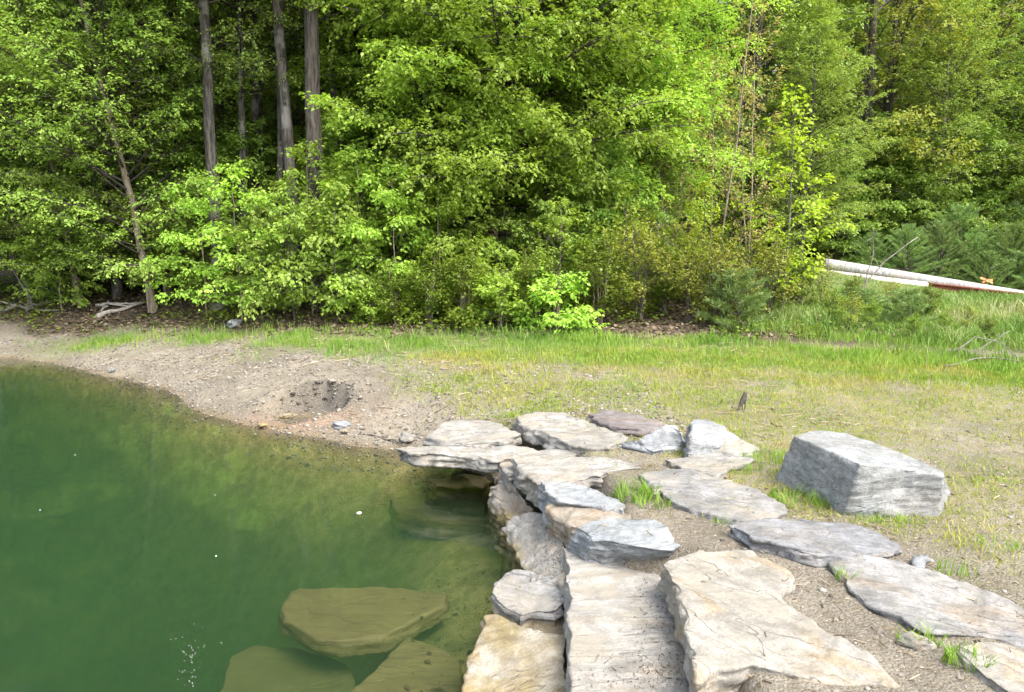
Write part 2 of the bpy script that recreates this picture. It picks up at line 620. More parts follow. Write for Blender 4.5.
nt.links.new(ad.outputs[0], out.inputs['Volume'])
wo = link('pond_water', wmesh, wmat)
tag(wo, kind='structure')

# ------------------------------------------------------------------ stones
DG = bpy.context.evaluated_depsgraph_get


def remeshed(verts, faces, voxel, smooth_it):
    m = bpy.data.meshes.new('tmp')
    b = bmesh.new()
    vs_ = [b.verts.new(v) for v in verts]
    for f in faces:
        try:
            b.faces.new([vs_[i] for i in f])
        except ValueError:
            pass
    bmesh.ops.recalc_face_normals(b, faces=b.faces)
    bmesh.ops.triangulate(b, faces=b.faces)
    b.to_mesh(m)
    b.free()
    o = bpy.data.objects.new('tmp', m)
    COL.objects.link(o)
    r = o.modifiers.new('r', 'REMESH')
    r.mode = 'VOXEL'
    r.voxel_size = voxel
    s = o.modifiers.new('s', 'SMOOTH')
    s.factor = 0.5
    s.iterations = smooth_it
    dg = DG()
    me = bpy.data.meshes.new_from_object(o.evaluated_get(dg))
    bpy.data.objects.remove(o)
    bpy.data.meshes.remove(m)
    return me


def stone(name, label, cat, top, zt, thick=0.2, bottom=None, zb=None, mat=None, voxel=0.016, smooth_it=2, amp=1.0, rz=0.0, grow=0.02, seed=0, group=None, strata=1.0, shift=(0, 0), ragged=1.0):
    n = len(top)
    zt = [zt] * n if not isinstance(zt, (list, tuple)) else zt
    T = [np.array(unp(px, py, z)) for (px, py), z in zip(top, zt)]
    if bottom is not None:
        zb = [zb] * n if not isinstance(zb, (list, tuple)) else zb
        B = [np.array(unp(px, py, z)) for (px, py), z in zip(bottom, zb)]
    else:
        c = sum(T) / n
        B = []
        for t in T:
            d = t - c
            d[2] = 0
            L = np.linalg.norm(d) + 1e-6
            B.append(t + d / L * grow + np.array([shift[0], shift[1], -thick]))
    # broken, ragged outline
    rj = np.random.default_rng(seed + 500)
    T2, B2 = [], []
    for i in range(n):
        a_, b_, c_, d_ = T[i], T[(i + 1) % n], B[i], B[(i + 1) % n]
        L = np.linalg.norm(b_ - a_)
        k_ = max(1, int(L / 0.055))
        e_ = (b_ - a_) / (L + 1e-6)
        nrm_ = np.array([-e_[1], e_[0], 0])
        off = 0.0
        for q_ in range(k_):
            w_ = (q_ + (rj.uniform(-0.3, 0.3) if q_ else 0)) / k_
            off = 0.55 * off + rj.normal(0, 0.009) * ragged
            T2.append(a_ + (b_ - a_) * w_ + nrm_ * off + np.array([0, 0, rj.normal(0, 0.004) * ragged]))
            B2.append(c_ + (d_ - c_) * w_ + nrm_ * (off * 0.6 + rj.normal(0, 0.010) * ragged))
    T, B, n = T2, B2, len(T2)
    ctr = (sum(T) + sum(B)) / (2 * n)
    ctr[2] = min(b[2] for b in B)
    V = [t - ctr for t in T] + [b_ - ctr for b_ in B]
    faces = [list(range(n)), list(range(2 * n - 1, n - 1, -1))] + [[i, (i + 1) % n, n + (i + 1) % n, n + i] for i in range(n)]
    me = remeshed(V, faces, voxel * 0.72, smooth_it)
    k = len(me.vertices)
    P = np.empty(k * 3, dtype=np.float32)
    me.vertices.foreach_get('co', P)
    P = P.reshape(-1, 3).astype(np.float64)
    NV = np.empty(k * 3, dtype=np.float32)
    me.vertex_normals.foreach_get('vector', NV)
    NV = NV.reshape(-1, 3)
    ca, sa = math.cos(rz), math.sin(rz)
    Q = P @ np.array([[ca, -sa, 0], [sa, ca, 0], [0, 0, 1]])
    Q = Q + seed * 13.7
    side = 1 - np.abs(NV[:, 2])
    d = fbm(Q * 3.0, 3, seed) * 0.030 + fbm(Q * 11, 3, seed + 5) * 0.012
    rid = 1 - np.abs(fbm(Q * np.array([2.2, 5, 7]), 3, seed + 9)) * 2
    d = d - np.clip(rid - 0.6, 0, 1) * 0.030
    st = fbm(Q * np.array([2.5, 9, 34.0]), 3, seed + 3)
    d = d + st * 0.030 * strata * (0.15 + side)
    # broken steps: thin layers flaked off the top along a noise contour
    fl = fbm(Q * np.array([1.6, 3.6, 1.0]), 4, seed + 14)
    step = (np.clip((fl - 0.06) * 9, 0, 1) + np.clip((fl - 0.22) * 9, 0, 1)) * 0.010
    d = d - step * np.clip(NV[:, 2], 0, 1)
    d = d + fbm(Q * 45, 2, seed + 20) * 0.004
    flat_ = 1 - 0.5 * sstep(0.7, 0.95, np.abs(NV[:, 2]))
    P = P + NV * (d * amp * flat_)[:, None]
    me.vertices.foreach_set('co', P.astype(np.float32).ravel())
    me.update()
    me.name = name
    me.materials.clear()
    o = link(name, me, mat, smooth=True)
    o.location = ctr
    tag(o, label, cat, group)
    return o


M_blue = stone_mat('blue_grey_schist', (0.30, 0.335, 0.355), (0.42, 0.45, 0.465), stain_amt=0.15, rz=0.3, dust=0.25, streak=1.0)
M_blue2 = stone_mat('pale_blue_schist', (0.32, 0.345, 0.365), (0.45, 0.465, 0.475), stain_amt=0.12, rz=0.5, dust=0.15, streak=0.6)
M_grey = stone_mat('grey_schist', (0.27, 0.27, 0.26), (0.39, 0.385, 0.37), stain_amt=0.2, rz=-0.5, dust=0.55, streak=0.9)
M_purp = stone_mat('purple_grey_schist', (0.20, 0.175, 0.18), (0.30, 0.265, 0.26), stain_amt=0.25, rz=-0.3, dust=0.2)
M_pale = stone_mat('pale_sandy_schist', (0.35, 0.335, 0.305), (0.46, 0.445, 0.405), stain=(0.42, 0.33, 0.22), stain_amt=0.35, rz=0.1, dust=0.75, streak=0.55)
M_warm = stone_mat('warm_cream_schist', (0.375, 0.35, 0.30), (0.455, 0.43, 0.375), stain=(0.46, 0.335, 0.17), stain_amt=0.55, rz=-0.9, dust=0.5, streak=0.35)
M_tan = stone_mat('tan_schist', (0.40, 0.34, 0.27), (0.50, 0.45, 0.37), stain=(0.33, 0.21, 0.11), stain_amt=0.5, rz=0.6, dust=0.4, streak=0.6)
M_long = stone_mat('streaked_schist', (0.30, 0.30, 0.295), (0.42, 0.41, 0.39), stain=(0.40, 0.30, 0.19), stain_amt=0.5, rz=-0.62, dust=0.25, streak=1.2)
M_boul = stone_mat('boulder_schist', (0.36, 0.385, 0.385), (0.50, 0.51, 0.505), stain=(0.30, 0.27, 0.23), stain_amt=0.4, rz=-0.45, tilt=0.25, dust=0.06, streak=0.75)
M_slate = stone_mat('slate_schist', (0.25, 0.255, 0.265), (0.35, 0.355, 0.365), stain_amt=0.15, rz=-0.35, dust=0.25, streak=1.1)
M_wet = stone_mat('wet_brown_stone', (0.30, 0.235, 0.11), (0.50, 0.46, 0.38), stain=(0.27, 0.195, 0.07), stain_amt=0.9, rz=0.4, dust=0.0, streak=0.4)
M_silt = stone_mat('silted_stone', (0.35, 0.30, 0.17), (0.45, 0.38, 0.22), stain=(0.22, 0.18, 0.07), stain_amt=0.5, dust=0.0, streak=0.35, silt=0.8)

# upper slabs
stone('stone_slab', 'flat pale slab jutting out over the water like a diving board', 'stone slab',
      [(394, 447), (420, 445), (470, 445), (530, 446), (545, 452), (500, 459), (455, 455.5), (411, 452)], 0.37,
      thick=0.115, mat=M_pale, seed=1, grow=-0.03, strata=1.4, voxel=0.014, smooth_it=1)
stone('stone_slab', 'pale slab with a rounded dark end wedged beside the jutting slab', 'stone slab',
      [(500, 462), (512, 453), (540, 449), (580, 450), (575, 459), (535, 468), (508, 474)], [0.34, 0.36, 0.38, 0.38, 0.38, 0.36, 0.33],
      thick=0.15, mat=M_pale, seed=2, voxel=0.015)
stone('stone_slab', 'long pinkish slab whose torn dark end overhangs the tan wedge rock', 'stone slab',
      [(513, 457), (545, 455), (600, 457), (640, 461), (644, 467), (600, 474), (560, 483), (541, 485), (526, 472)],
      [0.43, 0.43, 0.43, 0.43, 0.43, 0.42, 0.41, 0.41, 0.42], thick=0.17, mat=M_pale, seed=3, grow=0.0, strata=1.6, voxel=0.014, smooth_it=1)
stone('stone_slab', 'bluish slab with a torn dark end, second one in the steps', 'stone slab',
      [(540, 479), (558, 481), (590, 483), (628, 503), (624, 511), (592, 506), (558, 500), (546, 492)],
      [0.44, 0.44, 0.44, 0.42, 0.41, 0.41, 0.42, 0.43], thick=0.2, mat=M_blue2, seed=4, grow=0.0, strata=1.6, voxel=0.014, smooth_it=1)
stone('rock', 'cream rock with a round tan end face, above the blue-grey block', 'rock',
      [(546, 507), (556, 500), (590, 503), (650, 515), (650, 524), (600, 527), (580, 527), (556, 519)],
      [0.36, 0.39, 0.40, 0.41, 0.41, 0.38, 0.36, 0.33], thick=0.2, mat=M_tan, seed=5, grow=-0.03, voxel=0.014, smooth_it=6)
stone('rock', 'blue-grey block with a blunt faceted end resting on the big step slab', 'rock',
      [(575, 527), (590, 520), (618, 517), (652, 519), (682, 544), (672, 552), (630, 545), (592, 540)],
      [0.43, 0.45, 0.46, 0.46, 0.43, 0.41, 0.43, 0.42],
      bottom=[(567, 551), (585, 545), (615, 540), (650, 542), (678, 556), (664, 567), (610, 568), (580, 563)],
      zb=[0.25, 0.25, 0.25, 0.25, 0.25, 0.25, 0.25, 0.25], mat=M_blue, seed=6, voxel=0.012, smooth_it=4, strata=0.7)
stone('stone_slab', 'large sand-dusted step slab in front, beneath the blue-grey block', 'stone slab',
      [(563, 548), (600, 545), (660, 548), (672, 580), (684, 625), (698, 700), (704, 740), (566, 740), (570, 690), (567, 620)], 0.262,
      thick=0.35, mat=M_pale, seed=7, grow=0.03, voxel=0.013, smooth_it=4, amp=0.8, strata=0.6)
stone('stone_slab', 'big cream slab with yellow stains and a blue-grey edge', 'stone slab',
      [(663, 563), (678, 554), (715, 552), (752, 549), (792, 571), (799, 580), (783, 590), (790, 602), (822, 626), (880, 662), (898, 684), (850, 684), (797, 676), (752, 661), (715, 667), (697, 677), (690, 640), (680, 602)],
      [0.46] * 6 + [0.455, 0.455, 0.45, 0.44, 0.43, 0.43, 0.435, 0.44, 0.44, 0.44, 0.45, 0.455], thick=0.16, mat=M_warm, seed=8, grow=0.012, voxel=0.012, smooth_it=2, amp=0.8, strata=0.8)
stone('stone_slab', 'slate-blue slab in front of the boulder, with a dark ragged front edge', 'stone slab',
      [(727, 523), (760, 518), (800, 516), (842, 520), (880, 531), (899, 545), (897, 556), (862, 560), (818, 556), (785, 546), (750, 538)],
      [0.49, 0.49, 0.49, 0.49, 0.48, 0.46, 0.45, 0.46, 0.475, 0.485, 0.49], thick=0.14, mat=M_slate, seed=9, grow=-0.01, voxel=0.013, smooth_it=1, strata=1.5)
stone('stone_slab', 'long streaked grey slab slanting to the frame edge by the gravel', 'stone slab',
      [(828, 560), (848, 554), (895, 558), (962, 579), (1024, 604), (1060, 625), (1050, 650), (1000, 640), (926, 632), (898, 618), (861, 598)],
      [0.45, 0.46, 0.47, 0.47, 0.46, 0.46, 0.43, 0.43, 0.44, 0.44, 0.44], thick=0.1, mat=M_long, seed=10, grow=0.0, voxel=0.013, smooth_it=1, strata=1.4)
stone('stone_slab', 'small cream slab with a grass fringe below the long streaked slab', 'stone slab',
      [(950, 641), (975, 636), (1024, 640), (1070, 660), (1070, 700), (1010, 692), (985, 675), (962, 656)],
      0.455, thick=0.12, mat=M_warm, seed=11, voxel=0.013)
stone('stone_slab', 'wide grey slab between the grass tuft and the boulder', 'stone slab',
      [(638, 474), (666, 467), (700, 470), (764, 492), (787, 509), (779, 517), (738, 521), (693, 508), (668, 500), (655, 486)],
      [0.46, 0.465, 0.47, 0.46, 0.45, 0.44, 0.44, 0.445, 0.45, 0.455], thick=0.12, mat=M_grey, seed=12, voxel=0.015, smooth_it=1)
stone('boulder', 'large angular grey boulder with a bright top, standing on the grass', 'boulder',
      [(794, 436), (817, 430), (845, 433), (900, 452), (944, 471), (944, 476), (905, 468), (860, 464)],
      [0.74, 0.75, 0.75, 0.72, 0.68, 0.665, 0.70, 0.75],
      bottom=[(773, 482), (805, 466), (850, 462), (915, 478), (950, 495), (940, 521), (890, 522), (842, 521)], zb=0.38,
      mat=M_boul, seed=13, voxel=0.013, smooth_it=1, amp=0.4, ragged=0.4, strata=0.9, rz=0.4)
# far slabs
stone('rock', 'white peaked rock with a flat foot, left of the bluish rock', 'rock',
      [(622, 441), (640, 437), (660, 425), (676, 424), (686, 437), (684, 446), (655, 451), (638, 447)],
      [0.46, 0.52, 0.60, 0.60, 0.55, 0.46, 0.45, 0.45], thick=0.16, mat=M_blue2, seed=14, voxel=0.015, smooth_it=5)
stone('rock', 'bluish rock with a slanting top behind the small tan rock', 'rock',
      [(688, 422), (698, 419), (712, 420), (740, 437), (735, 443), (705, 444), (690, 438)],
      [0.60, 0.60, 0.60, 0.52, 0.49, 0.53, 0.58], thick=0.22, mat=M_blue2, seed=15, voxel=0.015, smooth_it=2)
stone('rock', 'small tan rock leaning against the bluish rock', 'rock',
      [(697, 441), (712, 438), (742, 439), (760, 448), (750, 453), (720, 452), (702, 450)],
      [0.50, 0.52, 0.52, 0.47, 0.45, 0.46, 0.46], thick=0.15, mat=M_pale, seed=16, voxel=0.015, smooth_it=4)
stone('stone_slab', 'flat sandy slab sunk in front of the small tan rock', 'stone slab',
      [(662, 458), (690, 454), (720, 453), (754, 457), (735, 465), (718, 475), (688, 469)], 0.465, thick=0.12, mat=M_pale, seed=17, voxel=0.016)
stone('stone_slab', 'long whitish slab lying flush in the gravel behind the steps', 'stone slab',
      [(514, 415), (535, 410), (562, 412), (600, 424), (630, 437), (610, 447), (580, 446), (548, 434), (520, 424)], 0.445, thick=0.12, mat=M_pale, seed=18, voxel=0.02)
stone('stone_slab', 'purplish weathered slab at the edge of the thin grass', 'stone slab',
      [(588, 414), (607, 409), (632, 411), (664, 421), (652, 431), (618, 428), (598, 421)], 0.47, thick=0.12, mat=M_purp, seed=19, voxel=0.02, strata=1.6)
stone('stone_slab', 'pale flat slab half buried in gravel behind the jutting slab', 'stone slab',
      [(424, 437), (440, 425), (458, 418), (495, 421), (520, 431), (500, 441), (460, 443)], [0.36, 0.39, 0.41, 0.42, 0.41, 0.39, 0.36], thick=0.12, mat=M_pale, seed=20, voxel=0.02)
# rocks at the water's edge
stone('rock', 'tan wedge rock under the overhanging slab ends', 'rock',
      [(489, 486), (500, 481), (515, 484), (533, 507), (527, 516), (508, 518), (497, 505)],
      [0.16, 0.22, 0.25, 0.18, 0.12, 0.06, 0.10], thick=0.35, mat=M_tan, seed=21, voxel=0.015, smooth_it=4)
stone('rock', 'sloping pinkish rock topped with bark crumbs at the water edge', 'rock',
      [(500, 527), (514, 515), (530, 511), (548, 513), (566, 540), (566, 582), (545, 582), (525, 570), (512, 548)],
      [0.05, 0.14, 0.19, 0.22, 0.22, 0.20, 0.14, 0.05, 0.02], thick=0.4, mat=M_pale, seed=22, voxel=0.014, smooth_it=5)
stone('rock', 'light grey flat-topped rock at the water, above the wet brown rock', 'rock',
      [(489, 589), (500, 577), (513, 568), (530, 568), (566, 577), (568, 600), (555, 611), (533, 611), (520, 614), (496, 602)],
      [0.12, 0.13, 0.14, 0.15, 0.17, 0.15, 0.12, 0.10, 0.10, 0.10], thick=0.35, mat=M_grey, seed=23, voxel=0.012, smooth_it=2)
stone('rock', 'wet olive-brown rock with a white rim at the water, nearest the camera', 'rock',
      [(474, 640), (484, 616), (499, 614), (524, 624), (568, 632), (568, 700), (560, 740), (450, 740), (462, 690)],
      [0.10, 0.13, 0.14, 0.14, 0.15, 0.08, 0.07, 0.02, 0.03], thick=0.4, mat=M_wet, seed=24, voxel=0.013, smooth_it=4)
stone('rock', 'dark rock in the shade underneath the jutting slab', 'rock',
      [(425, 479), (435, 474), (470, 473), (490, 476), (484, 487), (455, 489), (436, 486)], [-0.06, -0.02, 0.02, 0.05, 0.01, -0.04, -0.06], thick=0.35, mat=M_silt, seed=25, voxel=0.018, smooth_it=4)
# under water
stone('submerged_slab', 'silted slab with a sharp pointed end, alone under the water', 'stone slab',
      [(280, 606), (290, 590), (300, 586), (398, 587), (449, 591), (445, 604), (384, 636), (340, 640), (315, 637), (284, 620)], -0.25, thick=0.10, mat=M_silt, seed=26, amp=0.5, ragged=0.4, voxel=0.018, smooth_it=1, strata=1.2)
stone('submerged_slab', 'silted slab with a slanting edge under water beside the wet brown rock', 'stone slab',
      [(340, 700), (384, 658), (409, 635), (437, 644), (462, 662), (470, 740), (300, 740)], -0.28, thick=0.25, mat=M_silt, seed=27, amp=0.5, ragged=0.4, voxel=0.018, smooth_it=2)
stone('submerged_slab', 'broad dim slab lying deepest under water, left of the slanting one', 'stone slab',
      [(215, 700), (232, 655), (255, 644), (300, 646), (350, 664), (360, 700), (340, 740), (190, 740)], -0.5, thick=0.25, mat=M_silt, seed=28, amp=0.5, ragged=0.4, voxel=0.02, smooth_it=4)
stone('submerged_slab', 'brownish sunken slab in the shallows just under the jutting slab', 'stone slab',
      [(390, 498), (430, 492), (490, 497), (505, 512), (492, 526), (440, 521), (396, 512)], -0.26, thick=0.15, mat=M_silt, seed=30, amp=0.5, ragged=0.4, voxel=0.02, smooth_it=2)

# ------------------------------------------------------------------ trees
M_lb = leaf_mat('beech_leaf', (0.24, 0.40, 0.05), (0.38, 0.53, 0.09), 0.5)
M_lt = leaf_mat('light_leaf', (0.185, 0.30, 0.045), (0.32, 0.43, 0.085), 0.45)
M_lm = leaf_mat('forest_leaf', (0.15, 0.25, 0.04), (0.27, 0.37, 0.075), 0.42)
M_ld = leaf_mat('shade_leaf', (0.105, 0.18, 0.026), (0.19, 0.27, 0.045), 0.4)
M_lo = leaf_mat('maple_leaf', (0.17, 0.225, 0.025), (0.30, 0.31, 0.05), 0.42)
M_lp = leaf_mat('budding_leaf', (0.20, 0.18, 0.055), (0.30, 0.24, 0.10), 0.4)
M_ly = leaf_mat('yellow_leaf', (0.20, 0.29, 0.015), (0.33, 0.40, 0.03), 0.45)
M_ls = leaf_mat('shrub_leaf', (0.09, 0.155, 0.012), (0.20, 0.27, 0.03), 0.4)
M_nd = leaf_mat('pine_needle', (0.13, 0.23, 0.06), (0.24, 0.34, 0.11), 0.3)
M_bk = bark_mat('grey_bark', (0.035, 0.031, 0.027), (0.125, 0.115, 0.10), (0.19, 0.18, 0.165))
M_bd = bark_mat('dark_bark', (0.035, 0.03, 0.026), (0.11, 0.098, 0.085))
M_bt = bark_mat('tan_bark', (0.15, 0.115, 0.085), (0.30, 0.25, 0.20))


def unit(v):
    return v / (np.linalg.norm(v, axis=-1, keepdims=True) + 1e-9)


def leaf_quads(P, D, Nn, L, Wd, rs):
    S = unit(np.cross(D, Nn))
    L = L[:, None]
    Wd = Wd[:, None]
    up = unit(np.cross(S, D))
    mid = P + D * L * 0.45
    v = np.stack([P, mid + S * Wd + up * Wd * 0.25, P + D * L - up * L * 0.12, mid - S * Wd + up * Wd * 0.25], 1).reshape(-1, 3)
    f = np.arange(len(P) * 4).reshape(-1, 4)
    return v, f


def gen_tree(seed, H=9, r0=0.12, base=0.2, nprim=45, spread=2.2, shape=1.0, elev=(5, 55), nsec=9, ntwig=7, nleaf=6, leaf=0.075,
             droop=0.3, lean=(0, 0), wig=0.12, stems=1, twig=0.28, sec=0.42, flat=0.35, wmul=0.32, hang=0.45, sides=8, open_=1.0, dead=0):
    rs = np.random.default_rng(seed)
    tr, br = Tubes(), Tubes()
    TB, TD, TL = [], [], []
    for sidx in range(stems):
        az = rs.uniform(0, 6.28)
        h = H * (1 if sidx == 0 else rs.uniform(0.7, 0.95))
        k = 14
        t = np.linspace(0, 1, k)
        off = (0.0 if stems == 1 else 0.10 * H * rs.uniform(0.5, 1.2))
        wx = np.cumsum(rs.normal(0, 1, k)) * wig * H / 60
        wy = np.cumsum(rs.normal(0, 1, k)) * wig * H / 60
        wx -= wx[0]
        wy -= wy[0]
        tp = np.stack([lean[0] * H * t ** 1.2 + wx + off * math.cos(az) * t ** 0.8, lean[1] * H * t ** 1.2 + wy + off * math.sin(az) * t ** 0.8, h * t - 0.15], 1)
        rad = r0 * (1 if sidx == 0 else 0.75) * (1 - t * 0.9) ** 0.85
        rad[0] *= 1.35
        rad[1] *= 1.06
        tr.add(tp, rad, sides)
        m = max(3, int(nprim / stems))
        for i in range(m):
            s = base + (1 - base) * ((i + rs.uniform(0, 1)) / m)
            p0 = np.array([np.interp(s, t, tp[:, j]) for j in range(3)])
            a = i * 2.399 + rs.normal(0, 0.35) + seed
            u = (s - base) / (1 - base)
            prof = (math.sin(math.pi * min(1, 0.16 + 0.84 * u) ** (0.75 * shape))) ** 0.7
            Lp = spread * max(0.22, prof) * rs.uniform(0.65, 1.15)
            e = R(elev[0] + (elev[1] - elev[0]) * u + rs.normal(0, 8))
            d = np.array([math.cos(a) * math.cos(e), math.sin(a) * math.cos(e), math.sin(e)])
            kk = 7
            q = np.linspace(0, 1, kk)
            side = np.array([-math.sin(a), math.cos(a), 0])
            bend = rs.normal(0, 0.12)
            bp = p0 + Lp * (q[:, None] * d + (q ** 2)[:, None] * side * bend)
            bp[:, 2] += Lp * droop * (0.35 * q - 0.6 * q ** 2)
            rb = max(0.006, min(0.45 * np.interp(s, t, rad), 0.010 * Lp + 0.004))
            br.add(bp, rb * (1 - 0.85 * q), 4)
            ns = max(2, int(nsec * (Lp / spread) ** 0.7))
            for j in range(ns):
                w = 0.18 + 0.82 * (j + rs.uniform(0.2, 0.8)) / ns
                b0 = np.array([np.interp(w, q, bp[:, c]) for c in range(3)])
                bd = unit(np.array([np.interp(min(1, w + 0.05), q, bp[:, c]) for c in range(3)]) - np.array([np.interp(w - 0.1, q, bp[:, c]) for c in range(3)]))
                sgn = 1 if j % 2 else -1
                hs = unit(np.cross(np.array([0, 0, 1.0]), bd))
                ang = R(rs.uniform(35, 62))
                sd = unit(bd * math.cos(ang) + hs * sgn * math.sin(ang) + np.array([0, 0, rs.normal(0, flat * 0.5)]))
                if j == ns - 1:
                    sd = bd
                Ls = Lp * sec * (1.1 - 0.65 * w) * rs.uniform(0.7, 1.2)
                r_ = np.linspace(0, 1, 4)
                sp = b0 + Ls * r_[:, None] * sd
                sp[:, 2] -= Ls * 0.22 * droop * 2 * r_ ** 2
                br.add(sp, max(0.003, rb * 0.35) * (1 - 0.8 * r_), 3)
                nt_ = max(2, int(ntwig * rs.uniform(0.7, 1.2)))
                x = (np.arange(nt_) + rs.uniform(0.1, 0.9, nt_)) / nt_
                tb = np.stack([np.interp(x, r_, sp[:, c]) for c in range(3)], 1)
                hs2 = unit(np.cross(np.array([0, 0, 1.0]), sd))
                sg = np.where(np.arange(nt_) % 2, 1.0, -1.0)[:, None]
                an = rs.uniform(0.5, 1.1, nt_)[:, None]
                td = unit(sd * np.cos(an) + hs2 * sg * np.sin(an) + np.stack([rs.normal(0, flat * 0.3, nt_), rs.normal(0, flat * 0.3, nt_), rs.normal(-0.08, flat, nt_)], 1))
                TB.append(tb)
                TD.append(td)
                TL.append(np.full(nt_, twig) * rs.uniform(0.5, 1.3, nt_) * (1.15 - 0.5 * x))
    TB, TD, TL = np.concatenate(TB), np.concatenate(TD), np.concatenate(TL)
    keep = rs.uniform(0, 1, len(TB)) < open_
    cl = fbm(TB * 1.1 + seed, 2, seed)
    keep &= cl > -0.42
    TB, TD, TL = TB[keep], TD[keep], TL[keep]
    n = len(TB)
    x = (np.arange(nleaf)[None, :] + rs.uniform(0, 1, (n, nleaf))) / nleaf
    P = TB[:, None, :] + TD[:, None, :] * (TL[:, None] * x)[..., None]
    P[..., 2] -= (TL[:, None] * x ** 2) * 0.25
    sg = np.where(np.arange(nleaf) % 2, 1.0, -1.0)[None, :, None]
    hs = unit(np.cross(np.array([0, 0, 1.0]), TD))[:, None, :]
    D = TD[:, None, :] * 0.75 + hs * sg * 0.8 + rs.normal(0, 0.25, (n, nleaf, 3))
    D[..., 2] -= hang * rs.uniform(0.2, 1.6, (n, nleaf))
    D = unit(D).reshape(-1, 3)
    P = P.reshape(-1, 3)
    Nn = unit(np.stack([rs.normal(0, 0.55, len(P)), rs.normal(0, 0.55, len(P)), np.ones(len(P))], 1))
    P[:, 2] += rs.uniform(-0.05, 0.09, len(P)) * leaf / 0.09
    L = leaf * rs.uniform(0.6, 1.25, len(P))
    v, f = leaf_quads(P, D, Nn, L, L * wmul, rs)
    clump = np.repeat(rs.uniform(0, 1, n), nleaf)
    tint = np.clip(0.55 * clump + 0.45 * rs.uniform(0, 1, len(P)), 0, 1)
    nm = 'tree%d' % seed
    return tr.mesh(nm + '_trunk'), br.mesh(nm + '_branches'), npmesh(nm + '_crown', v, f, {'tint': ('FACE', tint)}), len(P)


TREES = {}
NLEAF = {}


def template(key, mats, **kw):
    t, b, c, n = gen_tree(**kw)
    t.materials.append(mats[0])
    b.materials.append(M_bd)
    c.materials.append(mats[1])
    for m in (t,):
        m.polygons.foreach_set('use_smooth', np.ones(len(m.polygons), dtype=bool))
    TREES[key] = (t, b, c)
    NLEAF[key] = n


def plant(key, name, label, cat, x, y, rz=0.0, s=1.0, group=None, sz=None, dz=0.0):
    root = empty(name, (x, y, hz(x, y) + dz), rz)
    root.scale = (s, s, sz or s)
    tag(root, label, cat, group)
    for nm, me in zip(('trunk', 'branches', 'crown'), TREES[key]):
        o = bpy.data.objects.new(nm, me)
        COL.objects.link(o)
        o.parent = root
    return root


# templates
template('beech', (M_bk, M_lb), seed=101, H=10.5, r0=0.11, base=0.17, nprim=210, spread=3.3, elev=(6, 52), nsec=14, ntwig=9, nleaf=10, leaf=0.078, lean=(0.05, 0), droop=0.28, twig=0.40, flat=0.6)
template('beech_b', (M_bk, M_lb), seed=102, H=9, r0=0.09, base=0.08, nprim=105, spread=2.3, elev=(2, 48), nsec=12, ntwig=9, nleaf=10, leaf=0.08, droop=0.3, twig=0.36, flat=0.4)
template('layered', (M_bt, M_lt), seed=103, H=9, r0=0.075, base=0.08, nprim=110, spread=2.7, elev=(14, 55), nsec=13, ntwig=9, nleaf=10, leaf=0.062, lean=(-0.14, -0.03), droop=0.18, twig=0.34, flat=0.4, open_=0.65)
template('layered_b', (M_bk, M_lt), seed=104, H=10, r0=0.085, base=0.12, nprim=105, spread=2.8, elev=(10, 55), nsec=12, ntwig=9, nleaf=9, leaf=0.072, droop=0.2, twig=0.36, flat=0.45, open_=0.7)
template('tall', (M_bk, M_lm), seed=105, H=17, r0=0.14, base=0.36, nprim=50, spread=3.6, elev=(12, 62), nsec=12, ntwig=9, nleaf=9, leaf=0.08, droop=0.2, twig=0.5, flat=0.5, open_=0.75, wig=0.15)
template('tall_b', (M_bd, M_lm), seed=106, H=16, r0=0.17, base=0.36, nprim=70, spread=3.9, elev=(12, 60), nsec=12, ntwig=9, nleaf=9, leaf=0.105, droop=0.2, twig=0.5, flat=0.5, open_=0.8, wig=0.09)
template('olive', (M_bd, M_lo), seed=107, H=17, r0=0.20, base=0.12, nprim=75, spread=4.6, elev=(15, 60), nsec=12, ntwig=8, nleaf=9, leaf=0.12, droop=0.2, stems=4, twig=0.5, wig=0.15, open_=0.75, flat=0.5)
template('far', (M_bd, M_lm), seed=108, H=15, r0=0.17, base=0.05, nprim=90, spread=3.8, elev=(8, 60), nsec=12, ntwig=8, nleaf=10, leaf=0.12, droop=0.25, twig=0.6, flat=0.55, open_=0.68)
template('far_b', (M_bd, M_ld), seed=109, H=13, r0=0.15, base=0.03, nprim=85, spread=3.6, elev=(5, 58), nsec=12, ntwig=8, nleaf=10, leaf=0.12, droop=0.25, twig=0.6, flat=0.55, open_=0.68)
template('airy', (M_bt, M_lp), seed=110, H=6.2, r0=0.022, base=0.15, nprim=34, spread=1.15, elev=(40, 70), nsec=7, ntwig=5, nleaf=5, leaf=0.055, droop=0.05, stems=2, twig=0.2, flat=0.5, open_=0.75)
template('yellow', (M_bk, M_ly), seed=111, H=3.6, r0=0.026, base=0.15, nprim=30, spread=0.85, elev=(20, 60), nsec=6, ntwig=4, nleaf=5, leaf=0.085, droop=0.15, twig=0.2, open_=0.85, hang=0.6)
template('sapling', (M_bt, M_lb), seed=112, H=2.9, r0=0.02, base=0.15, nprim=24, spread=0.95, elev=(0, 40), nsec=7, ntwig=5, nleaf=6, leaf=0.078, droop=0.35, twig=0.22, wig=0.2, hang=0.6)
template('sapling_b', (M_bk, M_lt), seed=113, H=2.1, r0=0.016, base=0.25, nprim=18, spread=0.75, elev=(0, 40), nsec=6, ntwig=5, nleaf=6, leaf=0.072, droop=0.4, twig=0.2, wig=0.25, hang=0.6)
template('under', (M_bd, M_lm), seed=114, H=4.2, r0=0.032, base=0.1, nprim=44, spread=1.5, elev=(-2, 40), nsec=9, ntwig=7, nleaf=7, leaf=0.095, droop=0.35, twig=0.27)
